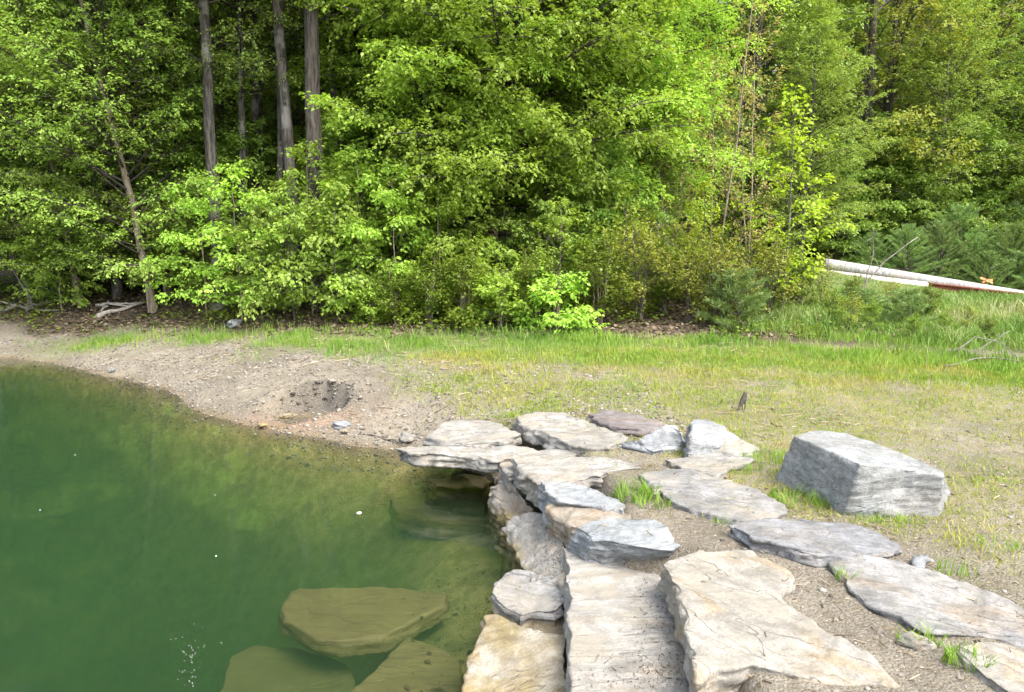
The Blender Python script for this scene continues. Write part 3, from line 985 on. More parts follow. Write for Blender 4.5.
template('shrub', (M_bt, M_ls), seed=115, H=1.35, r0=0.013, base=0.1, nprim=42, spread=0.55, elev=(20, 65), nsec=6, ntwig=5, nleaf=5, leaf=0.05, droop=0.1, stems=6, twig=0.14, flat=0.5, wig=0.4)
template('shrub_b', (M_bt, M_lb), seed=116, H=1.1, r0=0.012, base=0.1, nprim=36, spread=0.55, elev=(5, 55), nsec=6, ntwig=5, nleaf=5, leaf=0.07, droop=0.25, stems=5, twig=0.16, flat=0.4, wig=0.4)
template('brush', (M_bd, M_lo), seed=117, H=1.7, r0=0.013, base=0.15, nprim=36, spread=0.6, elev=(25, 65), nsec=6, ntwig=4, nleaf=5, leaf=0.045, droop=0.05, stems=6, twig=0.16, flat=0.5, wig=0.4, open_=0.8)
print('LEAVES', NLEAF, sum(NLEAF.values()))


def gen_pine(seed, H, spread, r0):
    rs = np.random.default_rng(seed)
    tr, br = Tubes(), Tubes()
    t = np.linspace(0, 1, 8)
    tp = np.stack([0.03 * H * np.sin(t * 3), 0 * t, H * t - 0.1], 1)
    tr.add(tp, r0 * (1 - 0.9 * t), 6)
    P, D = [], []
    whorls = max(5, int(H / 0.26))
    for w in range(whorls):
        u = (w + 0.5) / whorls
        z = H * (0.06 + 0.94 * u)
        for b in range(6):
            a = b * 1.047 + w * 0.6 + rs.normal(0, 0.2)
            L = spread * (1.05 - u) ** 0.8 * rs.uniform(0.7, 1.1) + 0.05
            e = R(8 + 40 * u + rs.normal(0, 6))
            d = np.array([math.cos(a) * math.cos(e), math.sin(a) * math.cos(e), math.sin(e)])
            q = np.linspace(0, 1, 5)
            bp = np.array([0, 0, z - 0.1]) + L * q[:, None] * d
            bp[:, 2] += 0.10 * L * q ** 2
            br.add(bp, 0.010 * L * (1 - 0.8 * q) + 0.002, 4)
            nt_ = max(3, int(L / 0.07))
            for j in range(nt_):
                w_ = 0.25 + 0.75 * (j + 1) / nt_
                p = np.array([0, 0, z - 0.1]) + L * w_ * d + np.array([0, 0, 0.1 * L * w_ ** 2])
                s = unit(np.cross(d, [0, 0, 1.0])) * (1 if j % 2 else -1)
                sd = unit(d + s * rs.uniform(0.4, 1.1))
                for m in range(3):
                    P.append(p + sd * 0.05 * m)
                    D.append(sd)
    P, D = np.array(P), np.array(D)
    nn = 13
    PP = np.repeat(P, nn, 0)
    DD = unit(np.repeat(D, nn, 0) + rs.normal(0, 0.55, (len(PP), 3)) + np.array([0, 0, 0.25]))
    L = rs.uniform(0.07, 0.13, len(PP))
    v, f = leaf_quads(PP, DD, unit(rs.normal(0, 1, (len(PP), 3))), L, np.full(len(PP), 0.0055), rs)
    return tr.mesh('pine_trunk'), br.mesh('pine_branches'), npmesh('pine_crown', v, f, {'tint': ('FACE', rs.uniform(0, 1, len(PP)))}), len(PP)


for key, args in (('pine', (201, 0.85, 0.62, 0.018)), ('pine_big', (202, 2.6, 2.0, 0.05))):
    t, b, c, n = gen_pine(*args)
    t.materials.append(M_bd)
    b.materials.append(M_bd)
    c.materials.append(M_nd)
    TREES[key] = (t, b, c)


def P(px, y, key, name, label, cat, rz=0.0, s=1.0, group=None, sz=None, z=1.0):
    return plant(key, name, label, cat, xat(px, y, z), y, rz, s, group, sz)


# front row, one by one
P(152, 14.0, 'layered', 'leaning_tree', 'slim tan trunk leaning left over the bank, fine layered leaves', 'tree', 0.0, 1.0)
P(168, 15.6, 'layered', 'leaning_tree', 'second slim leaning tree, just behind the tan-trunked one', 'tree', 0.5, 0.95)
P(78, 15.0, 'layered', 'leaning_tree', 'leaning slim tree nearest the left frame edge', 'tree', -0.5, 0.9)
P(-10, 14.6, 'layered_b', 'broadleaf_tree', 'layered green tree cut by the left frame edge', 'tree', 1.0, 0.95)
P(216, 13.9, 'tall', 'tall_tree', 'tall straight grey trunk standing alone left of the trunk cluster', 'tree', 0.3, 0.85)
P(282, 14.2, 'tall', 'tall_tree', 'thinnest and leftmost trunk of the cluster of three grey trunks', 'tree', 2.0, 0.8)
P(303, 13.9, 'tall', 'tall_tree', 'middle trunk of the cluster of three grey trunks', 'tree', 4.2, 0.9)
P(321, 13.5, 'tall_b', 'tall_tree', 'thick dark trunk, rightmost of the cluster behind the saplings', 'tree', 3.0, 1.0)
P(428, 14.3, 'beech_b', 'beech_tree', 'bright green beech with layered sprays left of the biggest beech', 'beech tree', 0.4, 1.0)
P(378, 16.4, 'beech_b', 'beech_tree', 'bright beech squeezed between the trunk cluster and the layered beech', 'beech tree', 2.4, 0.95)
P(500, 14.8, 'beech', 'beech_tree', 'biggest brilliant yellow-green beech in the middle of the wood edge', 'beech tree', 0.0, 1.0)
P(600, 16.2, 'beech', 'beech_tree', 'bright beech just behind and right of the biggest one', 'beech tree', 3.4, 0.92)
P(712, 13.8, 'airy', 'young_maple', 'airy young maple with pinkish budding leaves right of the big beech', 'maple', 0.0, 1.05)
P(748, 14.6, 'airy', 'young_maple', 'second airy budding maple, behind the yellow sapling', 'maple', 1.9, 0.95)
P(668, 14.8, 'airy', 'young_maple', 'thin budding maple half hidden by the big beech crown', 'maple', 4.0, 0.85)
P(783, 12.3, 'yellow', 'yellow_sapling', 'tall yellow-green sapling at the corner of the weedy bank', 'sapling', 0.0, 1.0)
P(700, 12.3, 'yellow', 'yellow_sapling', 'smaller yellow sapling among the olive brush', 'sapling', 1.5, 0.62)
P(860, 27.0, 'olive', 'big_maple', 'big many-stemmed dark maple with olive leaves behind the poles', 'maple', 0.0, 1.0)
P(985, 30.0, 'olive', 'big_maple', 'big olive-leaved maple behind the young pines', 'maple', 2.2, 1.0)
P(745, 25.0, 'far', 'broadleaf_tree', 'dense green tree seen between the big beech and the many-stemmed maple', 'tree', 1.0, 0.9)
P(935, 25.5, 'layered_b', 'broadleaf_tree', 'mid-green layered tree right of the many-stemmed maple', 'tree', 1.0, 1.0)
P(1040, 25.0, 'layered_b', 'broadleaf_tree', 'green layered tree cut by the right frame edge', 'tree', 4.0, 1.1)
P(800, 22.5, 'layered_b', 'broadleaf_tree', 'slender green tree behind the yellow sapling', 'tree', 5.0, 0.75)

for px, y, rz, s_ in ((243, 14.6, 1.0, 0.62), (258, 15.4, 2.2, 0.7), (348, 14.8, 4.0, 0.6), (118, 15.6, 5.1, 0.66), (186, 16.0, 0.2, 0.7), (268, 16.2, 3.0, 0.75), (60, 16.4, 2.6, 0.7)):
    P(px, y, 'tall', 'slim_tree', 'slim grey trunk among the leafy trees on the left', 'tree', rz, s_, 'slim trunks among the left trees')
# saplings along the wood edge
for i, (px, y, key, rz, s) in enumerate([(205, 13.4, 'sapling', 1, .9), (240, 12.8, 'sapling', 2.2, .95), (262, 12.5, 'sapling_b', 0, 1.0), (292, 12.5, 'sapling_b', 2, 1.1),
                                         (312, 13.0, 'sapling', 3.6, 1.05), (338, 12.4, 'sapling_b', 4.4, 1.15), (360, 12.7, 'sapling', 5, 1.0), (395, 12.5, 'sapling', 0.7, .9),
                                         (440, 12.6, 'sapling', 2.9, .8), (560, 12.6, 'sapling', 4.1, .7), (180, 14.0, 'sapling_b', 1.2, 1.1), (60, 14.4, 'sapling', 0.3, 0.8)]):
    P(px, y, key, 'sapling', 'thin sapling with large bright leaves at the wood edge', 'sapling', rz, s, 'saplings along the wood edge')
for i, (px, y, rz, s) in enumerate([(20, 15.8, 0, 1), (120, 16.5, 1, 1.0), (200, 15.8, 2, .9), (255, 14.8, 3, .8), (345, 14.2, 4, .85), (410, 13.6, 5, .7), (465, 13.8, 1.5, .75), (545, 14.0, 2.5, .7), (610, 14.2, 3.5, .7), (645, 15.2, 0.5, .7), (-70, 16, 2, 1.1), (40, 18, 4, 1.1), (300, 18.5, 2, 1.1), (480, 17, 1, 1.2), (570, 18.5, 3, 1.1), (160, 19.0, 5, 1.2)]):
    P(px, y, 'under', 'understorey_tree', 'small dark-green tree in the shade under the front trees', 'tree', rz, s, 'small trees in the shade')
# shrubs
for i, (px, y, key, s) in enumerate([(395, 11.9, 'shrub', .8), (430, 11.9, 'shrub', 1.0), (465, 11.8, 'shrub', 1.05), (500, 11.7, 'shrub_b', 1.05), (535, 11.7, 'shrub', 1.0), (558, 11.5, 'shrub_b', 1.1),
                                     (600, 11.8, 'shrub', 1.15), (585, 12.6, 'shrub', 1.2), (640, 12.0, 'brush', 1.0), (625, 12.8, 'brush', 1.2), (665, 12.4, 'shrub', 1.1), (690, 11.7, 'brush', .9), (715, 11.6, 'brush', 1.0),
                                     (745, 12.0, 'brush', 1.0), (770, 11.8, 'brush', .9), (725, 12.9, 'shrub', 1.1), (480, 12.7, 'shrub_b', 1.2), (370, 12.2, 'shrub_b', .7), (800, 12.6, 'shrub', .8), (780, 13.4, 'shrub', 1.0), (655, 13.4, 'brush', 1.2), (690, 13.6, 'shrub', 1.1)]):
    lab = {'shrub': 'leafy olive-green shrub at the foot of the wood edge', 'shrub_b': 'bright green shrub with larger leaves at the wood edge', 'brush': 'twiggy brush with tiny olive leaves at the wood edge'}[key]
    P(px, y, key, 'shrub', lab, 'shrub', i * 1.3, s, {'shrub': 'olive shrubs at the wood edge', 'shrub_b': 'bright shrubs at the wood edge', 'brush': 'twiggy brush at the wood edge'}[key])
for i, (px, y, key, s) in enumerate([(835, 11.5, 'shrub', .42), (852, 12.6, 'shrub', .5), (872, 11.2, 'shrub', .36), (890, 12.8, 'brush', .42), (928, 12.0, 'shrub', .45), (945, 10.6, 'shrub', .32), (968, 11.0, 'brush', .3),
 (990, 10.2, 'shrub', .3), (822, 13.2, 'brush', .6), (915, 10.4, 'shrub', .3), (850, 10.9, 'brush', .4)]):
    P(px, y, key, 'low_bush', 'low scrubby bush among the weeds in front of the poles', 'bush', i * 1.7, s, 'low bushes on the weedy bank')
# pines on the weedy bank and under the far trees
P(908, 11.6, 'pine', 'young_pine', 'dark small pine alone on the weedy bank', 'pine', 0, 0.72, None, 0.6)
P(738, 11.3, 'pine', 'young_pine', 'small pine at the grass edge under the yellow sapling', 'pine', 1, 1.0)
P(862, 12.4, 'pine', 'young_pine', 'low pine left of the dark one on the weedy bank', 'pine', 2, 0.75, None, 0.5)
for i, (px, y, s) in enumerate([(905, 21.5, .62), (940, 22, .75), (975, 22.5, .7), (1010, 22, .85), (1045, 21, .8), (870, 22.5, .5), (955, 23.5, 1.0), (1020, 24, 1.1), (990, 21, .5)]):
    P(px, y, 'pine_big', 'young_pine', 'soft young pine in the row behind the poles', 'pine', i * 1.1, s, 'young pines behind the poles')

for i, (px, y, key, s) in enumerate([(880, 26, 'under', 1.3), (915, 25, 'under', 1.1), (955, 26, 'under', 1.4), (1000, 25.5, 'under', 1.2), (1030, 27, 'under', 1.5), (835, 25, 'under', 1.0), (965, 29, 'far_b', .8), (905, 31, 'far', .8), (1060, 30, 'far_b', .9), (820, 30, 'far', .8)]):
    lab = 'small green tree in the belt behind the young pines' if key == 'under' else 'broad green tree low-branched behind the belt of small trees'
    P(px, y, key, 'forest_tree', lab, 'tree', i * 2.1, s, 'small trees behind the pines' if key == 'under' else 'broad trees behind the belt of small trees')

# deep wood
rr = random.Random(5)
deep = []
for (ya, yb, n, xa, xb) in ((18.5, 21, 7, -14, 5), (21, 26, 10, -18, 8), (26, 32, 12, -22, 16), (32, 40, 17, -28, 30), (40, 54, 24, -38, 40), (56, 74, 26, -55, 60)):
    for i in range(n):
        x = xa + (xb - xa) * (i + rr.uniform(0.15, 0.85)) / n
        y = rr.uniform(ya, yb)
        if x > 3.2 + 0.12 * (y - 14) and y < 27:
            continue
        deep.append((x, y))
for i, (x, y) in enumerate(deep):
    key = rr.choice(['far', 'far_b', 'tall_b', 'far', 'olive'] if y > 26 else ['far', 'tall_b', 'tall', 'tall', 'layered_b'])
    plant(key, 'forest_tree', 'tall leafy tree standing deep in the wood behind the front trees', 'tree', x, y, rr.uniform(0, 6.28), rr.uniform(0.85, 1.15), 'trees deep in the wood')

# ------------------------------------------------------------------ grass
M_gr = tint_mat('lush_grass', [(0.11, 0.22, 0.03), (0.19, 0.31, 0.045), (0.33, 0.37, 0.09)], 0.6, 0.35)
M_wd = tint_mat('weed_blade', [(0.09, 0.17, 0.03), (0.15, 0.25, 0.05), (0.22, 0.29, 0.09), (0.36, 0.34, 0.20)], 0.65, 0.3)
M_gs = tint_mat('thin_grass', [(0.15, 0.24, 0.025), (0.24, 0.29, 0.035), (0.34, 0.29, 0.09)], 0.7, 0.3)


def blades(x, y, h, w, seed, lean=0.35, z=None):
    rs = np.random.default_rng(seed)
    n = len(x)
    z = height(x, y) - 0.01 if z is None else z
    a = rs.uniform(0, 6.283, n)
    la = rs.uniform(0, 6.283, n)
    ln = lean * h * rs.uniform(0.1, 1.3, n)
    c, s = np.cos(a) * w, np.sin(a) * w
    dx, dy = np.cos(la) * ln, np.sin(la) * ln
    b0 = np.stack([x - c, y - s, z], 1)
    b1 = np.stack([x + c, y + s, z], 1)
    m0 = np.stack([x - c * .75 + dx * .35, y - s * .75 + dy * .35, z + h * .55], 1)
    m1 = np.stack([x + c * .75 + dx * .35, y + s * .75 + dy * .35, z + h * .55], 1)
    t = np.stack([x + dx, y + dy, z + h * (1 - 0.25 * lean)], 1)
    v = np.stack([b0, b1, m1, m0, t], 1).reshape(-1, 3)
    k = np.arange(n) * 5
    q = np.stack([k, k + 1, k + 2, k + 3], 1)
    tr = np.stack([k + 3, k + 2, k + 4], 1)
    return v, q, tr, np.concatenate([rs.uniform(0, 1, n)] * 2)


def sample(n, xa, xb, ya, yb, fn, seed, dmin=0.35):
    rs = np.random.default_rng(seed)
    x, y = rs.uniform(xa, xb, n), rs.uniform(ya, yb, n)
    k = (rs.uniform(0, 1, n) < fn(x, y)) & (shore_dist(x, y) > dmin)
    return x[k], y[k]


def grass_obj(name, x, y, h, w, mat, seed, lean=0.35, tint=None):
    v, q, t, ti = blades(x, y, h, w, seed, lean)
    if tint is not None:
        ti = np.clip(np.concatenate([tint, tint]) + 0.35 * (ti - 0.5), 0, 1)
    o = link(name, npmesh(name, v, [q, t], {'tint': ('FACE', ti)}), mat)
    tag(o, kind='stuff')
    return o


x, y = sample(150000, -9, 9, 7.2, 13.6, lambda x, y: grass_zone(x, y) * np.clip(0.58 + 1.5 * n2(x, y, 1.8, 4, 55), 0.06, 1), 61)
tuf = np.clip(0.5 + 0.9 * n2(x, y, 1.6, 3, 57), 0.15, 1)
h = (0.05 + 0.14 * tuf * sstep(-2.4, -0.3, y - treeline(x))) * np.random.default_rng(3).uniform(0.55, 1.25, len(x))
o = grass_obj('grass', x, y, h, 0.004 + 0.003 * tuf, M_gr, 62, 0.4, np.clip(0.55 + 0.9 * n2(x, y, 1.0, 3, 58) - 0.22 * sstep(-1.6, -0.2, y - treeline(x)), 0, 1))
tag(o, 'lush green grass strip in front of the wood edge', 'grass')
x, y = sample(90000, 2.6, 14.5, 8.6, 22, lambda x, y: sstep(2.8, 4.6, x) * sstep(0.1, 0.9, y - treeline(x)) * sstep(np.where(x > 9.6, 16.4, 19.0), np.where(x > 9.6, 15.4, 17.6), y) * np.clip(0.6 + 0.9 * n2(x, y, 1.4, 3, 65), 0.15, 1), 63)
h = (0.10 + 0.26 * np.clip(0.5 + n2(x, y, 0.9, 3, 66), 0, 1)) * (1 - 0.72 * sstep(12, 16.5, y)) * np.random.default_rng(4).uniform(0.5, 1.3, len(x))
o = grass_obj('weeds', x, y, h, np.full(len(x), 0.007), M_wd, 64, 0.75, np.clip(0.42 + 1.2 * n2(x, y, 1.1, 4, 67), 0, 1))
tag(o, 'tall tangled green weeds on the bank in front of the poles', 'weeds')
x, y = sample(200000, -1.6, 8.5, 2.6, 10.0, lambda x, y: np.clip(sparse_zone(x, y) * (0.4 + 1.3 * np.clip(n2(x, y, 3.5, 3, 71) + 0.25, 0, 1)), 0, 1) * sstep(2.4, 4.0, y + 0 * x), 72)
h = (0.02 + 0.06 * np.random.default_rng(5).uniform(0, 1, len(x)) ** 2) * (0.7 + 0.9 * np.clip(n2(x, y, 1.2, 3, 75) + 0.1, 0, 1) + 0.5 * sstep(6.5, 8, y))
o = grass_obj('thin_grass', x, y, h, np.full(len(x), 0.0036), M_gs, 73, 0.7, np.clip(0.5 + 0.9 * n2(x, y, 1.8, 3, 74), 0, 1))
tag(o, 'thin yellowish new grass scattered over the gravel flat', 'grass')


def tuft(px, py, r, h, n, label, seed, z=0.42, mat=None, sq=1.0):
    cx, cy, _ = unp(px, py, z)
    cz = hz(cx, cy)
    rs = np.random.default_rng(seed)
    a = rs.uniform(0, 6.283, n)
    d = r * np.sqrt(rs.uniform(0, 1, n))
    x, y = np.cos(a) * d, np.sin(a) * d * sq
    zz = height(x + cx, y + cy) - cz - 0.01
    v, q, t, ti = blades(x, y, h * rs.uniform(0.45, 1.2, n), np.full(n, 0.0026), seed, 0.5, zz)
    o = link('grass_tuft', npmesh('grass_tuft', v, [q, t], {'tint': ('FACE', ti * 0.75)}), mat or M_gr)
    o.location = (cx, cy, cz)
    tag(o, label, 'grass tuft')


tuft(507, 425, 0.13, 0.16, 130, 'bright green tuft in the gravel behind the jutting slab', 301)
tuft(633, 494, 0.17, 0.12, 260, 'bright tuft in the gap between the pale slabs and the wide grey slab', 302, sq=0.8)
tuft(650, 503, 0.12, 0.10, 150, 'low tuft at the corner of the wide grey slab', 303)
tuft(722, 522, 0.05, 0.06, 40, 'tiny tuft at the tip of the slate-blue slab', 304)
tuft(765, 458, 0.22, 0.10, 260, 'wide tuft left of the boulder, behind the grey slab', 305)
tuft(800, 500, 0.20, 0.10, 260, 'tuft in the shade along the left face of the boulder', 306)
tuft(885, 521, 0.22, 0.07, 150, 'low fringe of grass under the right face of the boulder', 307, sq=0.5)
tuft(843, 580, 0.035, 0.09, 30, 'small tuft at the upper end of the long streaked slab', 308)
tuft(925, 642, 0.05, 0.10, 50, 'thin tuft between the long slab and the small cream slab', 309)
tuft(965, 662, 0.09, 0.09, 150, 'thick fringe of grass along the small cream slab', 310, sq=0.8)
tuft(905, 640, 0.05, 0.08, 40, 'wispy tuft at the lower edge of the long streaked slab', 311)
tuft(955, 575, 0.10, 0.12, 45, 'tall wispy tuft behind the long streaked slab', 312)
tuft(830, 505, 0.12, 0.07, 90, 'low tuft between the boulder and the slate-blue slab', 313, sq=0.6)
tuft(740, 470, 0.15, 0.07, 130, 'low tuft at the back edge of the wide grey slab', 314, sq=0.6)
tuft(690, 455, 0.08, 0.07, 60, 'small tuft at the foot of the bluish rock', 315)
tuft(1000, 545, 0.12, 0.08, 50, 'wispy tuft in the gravel near the right frame edge', 316)

# ------------------------------------------------------------------ pebbles, litter
ico = bmesh.new()
bmesh.ops.create_icosphere(ico, subdivisions=1, radius=1)
IV = np.array([v.co[:] for v in ico.verts])
ico.verts.ensure_lookup_table()
IF = np.array([[v.index for v in f.verts] for f in ico.faces])
ico.free()


bpy.context.view_layer.update()
DGR = DG()


def drop(x, y, keep_on_stone, seed):
    """height of the first surface below; most points that hit a stone are dropped"""
    rs_ = np.random.default_rng(seed)
    z, k = np.zeros(len(x)), np.zeros(len(x), dtype=bool)
    for i in range(len(x)):
        hit, loc, nrm, idx, ob, mt = SC.ray_cast(DGR, (x[i], y[i], 1.6), (0, 0, -1))
        if hit and ob.name.startswith(('ground', 'stone_slab', 'rock')):
            z[i] = loc[2]
            k[i] = ob.name.startswith('ground') or (nrm[2] > 0.6 and rs_.uniform() < keep_on_stone)
    return x[k], y[k], z[k]


def pebbles(name, x, y, r, seed, mat, label, cat, z=None):
    rs = np.random.default_rng(seed)
    n = len(x)
    z = height(x, y) if z is None else z
    sc_ = np.stack([rs.uniform(0.7, 1.4, n), rs.uniform(0.6, 1.1, n), rs.uniform(0.35, 0.75, n)], 1) * r[:, None]
    a = rs.uniform(0, 6.283, n)
    V = IV[None] * (1 + rs.uniform(-0.22, 0.22, (n, len(IV), 1))) * sc_[:, None, :]
    X = V[..., 0] * np.cos(a)[:, None] - V[..., 1] * np.sin(a)[:, None]
    Y = V[..., 0] * np.sin(a)[:, None] + V[..., 1] * np.cos(a)[:, None]
    V = np.stack([X + x[:, None], Y + y[:, None], V[..., 2] + (z + 0.15 * r)[:, None]], -1).reshape(-1, 3)
    Fc = (IF[None] + (np.arange(n) * len(IV))[:, None, None]).reshape(-1, 3)
    o = link(name, npmesh(name, V, Fc, {'tint': ('FACE', np.repeat(rs.uniform(0, 1, n), len(IF)))}), mat)
    tag(o, label, cat, kind='stuff')


M_pb = tint_mat('pebble', [(0.07, 0.06, 0.05), (0.14, 0.125, 0.10), (0.19, 0.17, 0.145), (0.26, 0.245, 0.215)], 0.85)
rs = np.random.default_rng(81)
x, y = sample(130000, -9, 1.5, 5.6, 13, lambda x, y: np.clip(1 - grass_zone(x, y) - litter_zone(x, y), 0, 1) * np.clip(sstep(3.4, 0.6, shore_dist(x, y)) * (0.75 + n2(x, y, 2, 3, 82)), 0, 1), 83, -0.25)
pebbles('gravel', x, y, 0.005 + 0.019 * rs.uniform(0, 1, len(x)) ** 6, 84, M_pb, 'loose gravel on the bank of the pond', 'gravel')
x, y = sample(16000, -0.2, 6.5, 2.0, 7.5, lambda x, y: np.clip(0.45 + 0.8 * n2(x, y, 2.5, 3, 86), 0, 1), 85)
x, y, zz = drop(x, y, 0.06, 1)
pebbles('gravel', x, y, 0.003 + 0.013 * rs.uniform(0, 1, len(x)) ** 5, 87, M_pb, 'small stones scattered on the sandy ground between the slabs', 'gravel', zz)

# leaves lying on the pond bottom by the steps
rs = np.random.default_rng(401)
q_ = []
for _ in range(420):
    px, py = rs.uniform(400, 520), rs.uniform(540, 700)
    x_, y_, _z = unp(px, py, -0.2)
    hit, loc, nrm, idx, ob, mt = SC.ray_cast(DGR, (x_, y_, -0.004), (0, 0, -1))
    if hit and (ob.name.startswith('ground') or rs.uniform() < 0.45) and loc[2] > -0.6:
        q_.append((loc[0], loc[1], loc[2] + 0.006))
Pp = np.array(q_)
n = len(Pp)
a = rs.uniform(0, 6.283, n)
Dd = unit(np.stack([np.cos(a), np.sin(a), rs.normal(0, 0.08, n)], 1))
sz_ = 0.015 + 0.06 * rs.uniform(0, 1, n) ** 3
v, f = leaf_quads(Pp, Dd, np.tile([0, 0, 1.0], (n, 1)), sz_, sz_ * rs.uniform(0.05, 0.3, n), rs)
o = link('sunken_leaves', npmesh('sunken_leaves', v, f, {'tint': ('FACE', rs.uniform(0, 0.5, n))}), tint_mat('sunken_leaf', [(0.03, 0.025, 0.012), (0.10, 0.06, 0.03), (0.2, 0.14, 0.07)], 0.8))
tag(o, 'dark leaves and twigs lying on the pond bottom by the steps', 'leaves', kind='stuff')

# straw, bark crumbs and twigs
M_tw = tint_mat('dry_straw', [(0.07, 0.05, 0.035), (0.20, 0.155, 0.10), (0.40, 0.34, 0.24)], 0.9)


def straws(name, x, y, L, seed, label, cat, w=0.0016, mat=None, zoff=0.004, z=None):
    rs = np.random.default_rng(seed)
    n = len(x)
    a = rs.uniform(0, 6.283, n)
    dx, dy = np.cos(a) * L, np.sin(a) * L
    z0_, z1_ = (height(x, y) if z is None else z) + zoff, (height(x + dx, y + dy) if z is None else z) + zoff + rs.uniform(0, 0.012, n)
    w = np.full(n, w) * rs.uniform(0.6, 1.8, n)
    px_, py_ = -np.sin(a) * w, np.cos(a) * w
    v = []
    for sx, zz in ((1, 0), (-1, 0), (0, 1)):
        v.append(np.stack([x + px_ * sx, y + py_ * sx, z0_ + zz * w * 2], 1))
    for sx, zz in ((1, 0), (-1, 0), (0, 1)):
        v.append(np.stack([x + dx + px_ * sx * .6, y + dy + py_ * sx * .6, z1_ + zz * w * 2], 1))
    V = np.stack(v, 1).reshape(-1, 3)
    k = np.arange(n) * 6
    q = np.concatenate([np.stack([k + i, k + j, k + 3 + j, k + 3 + i], 1) for i, j in ((0, 1), (1, 2), (2, 0))])
    o = link(name, npmesh(name, V, q, {'tint': ('FACE', np.tile(rs.uniform(0, 1, n), 3))}), mat or M_tw)
    tag(o, label, cat, kind='stuff')


x, y = sample(9000, -0.3, 5, 2.0, 6.8, lambda x, y: np.clip(0.35 + 1.0 * n2(x, y, 2.0, 3, 91), 0, 1), 92)
x, y, zz = drop(x, y, 0.14, 2)
straws('plant_debris', x, y, 0.015 + 0.055 * np.random.default_rng(1).uniform(0, 1, len(x)) ** 2, 93, 'dry straw and twig bits on the sandy ground and slabs', 'debris', z=zz)
# dark bark crumbs caught on two of the stones
rs = np.random.default_rng(431)
cx_, cy_ = [], []
for n_, xa, xb, ya, yb, zz_ in ((500, 528, 566, 512, 576, 0.18), (600, 630, 700, 572, 690, 0.26), (120, 570, 690, 655, 690, 0.26)):
    for _ in range(n_):
        t_ = rs.uniform() ** 0.6
        p_ = unp(xa + (xb - xa) * t_, rs.uniform(ya, yb), zz_)
        cx_.append(p_[0])
        cy_.append(p_[1])
cx_, cy_, cz_ = drop(np.array(cx_), np.array(cy_), 1.0, 7)
k_ = cz_ < 0.33
cx_, cy_, cz_ = cx_[k_], cy_[k_], cz_[k_]
straws('bark_crumbs', cx_, cy_, 0.004 + 0.022 * rs.uniform(0, 1, len(cx_)) ** 4, 432, 'dark bark crumbs and twig bits caught on the stones', 'debris', 0.0012,
       tint_mat('bark_crumb', [(0.05, 0.04, 0.03), (0.12, 0.095, 0.07), (0.26, 0.21, 0.15)], 0.9), z=cz_, zoff=0.001)
x, y = sample(9000, -8, 3, 6, 12, lambda x, y: np.clip(0.25 + 0.8 * n2(x, y, 1.2, 3, 94), 0, 1) * (1 - litter_zone(x, y)), 95)
straws('plant_debris', x, y, 0.04 + 0.16 * np.random.default_rng(2).uniform(0, 1, len(x)) ** 3, 96, 'dry straw and twigs strewn over the gravel bank', 'debris', 0.003)

M_ll = tint_mat('dead_leaf', [(0.045, 0.034, 0.02), (0.10, 0.072, 0.044), (0.16, 0.12, 0.08), (0.24, 0.19, 0.135)], 0.85, 0.1)
x, y = sample(42000, -12, 6, 10.6, 22, lambda x, y: litter_zone(x, y), 97)
rs = np.random.default_rng(98)
n = len(x)
Pp = np.stack([x, y, height(x, y) + rs.uniform(0.003, 0.03, n)], 1)
a = rs.uniform(0, 6.283, n)
Dd = unit(np.stack([np.cos(a), np.sin(a), rs.normal(0, 0.3, n)], 1))
v, f = leaf_quads(Pp, Dd, unit(np.stack([rs.normal(0, .4, n), rs.normal(0, .4, n), np.ones(n)], 1)), rs.uniform(0.05, 0.11, n), rs.uniform(0.02, 0.035, n), rs)
o = link('fallen_leaves', npmesh('fallen_leaves', v, f, {'tint': ('FACE', rs.uniform(0, 1, n))}), M_ll)
tag(o, 'brown fallen leaves covering the ground under the trees', 'leaves', kind='stuff')
# low green plants on the wood floor
x, y = sample(40000, -12, 5, 10.4, 18, lambda x, y: litter_zone(x, y) * np.clip(n2(x, y, 1.0, 3, 102) * 1.4 + 0.25, 0, 1), 101)
rs = np.random.default_rng(103)
n = len(x)
Pp = np.stack([x, y, height(x, y) + rs.uniform(0.02, 0.22, n)], 1)
a = rs.uniform(0, 6.283, n)
Dd = unit(np.stack([np.cos(a), np.sin(a), rs.normal(0, 0.3, n)], 1))
v, f = leaf_quads(Pp, Dd, unit(np.stack([rs.normal(0, .3, n), rs.normal(0, .3, n), np.ones(n)], 1)), rs.uniform(0.05, 0.10, n), rs.uniform(0.018, 0.032, n), rs)
o = link('ground_cover', npmesh('ground_cover', v, f, {'tint': ('FACE', rs.uniform(0, 1, n))}), M_ls)
tag(o, 'low leafy plants on the floor of the wood edge', 'ground cover', kind='stuff')

# ------------------------------------------------------------------ loose wood
M_dw = bark_mat('weathered_wood', (0.20, 0.18, 0.155), (0.42, 0.39, 0.35))
M_dk = bark_mat('dead_grey_wood', (0.13, 0.115, 0.10), (0.24, 0.22, 0.20))


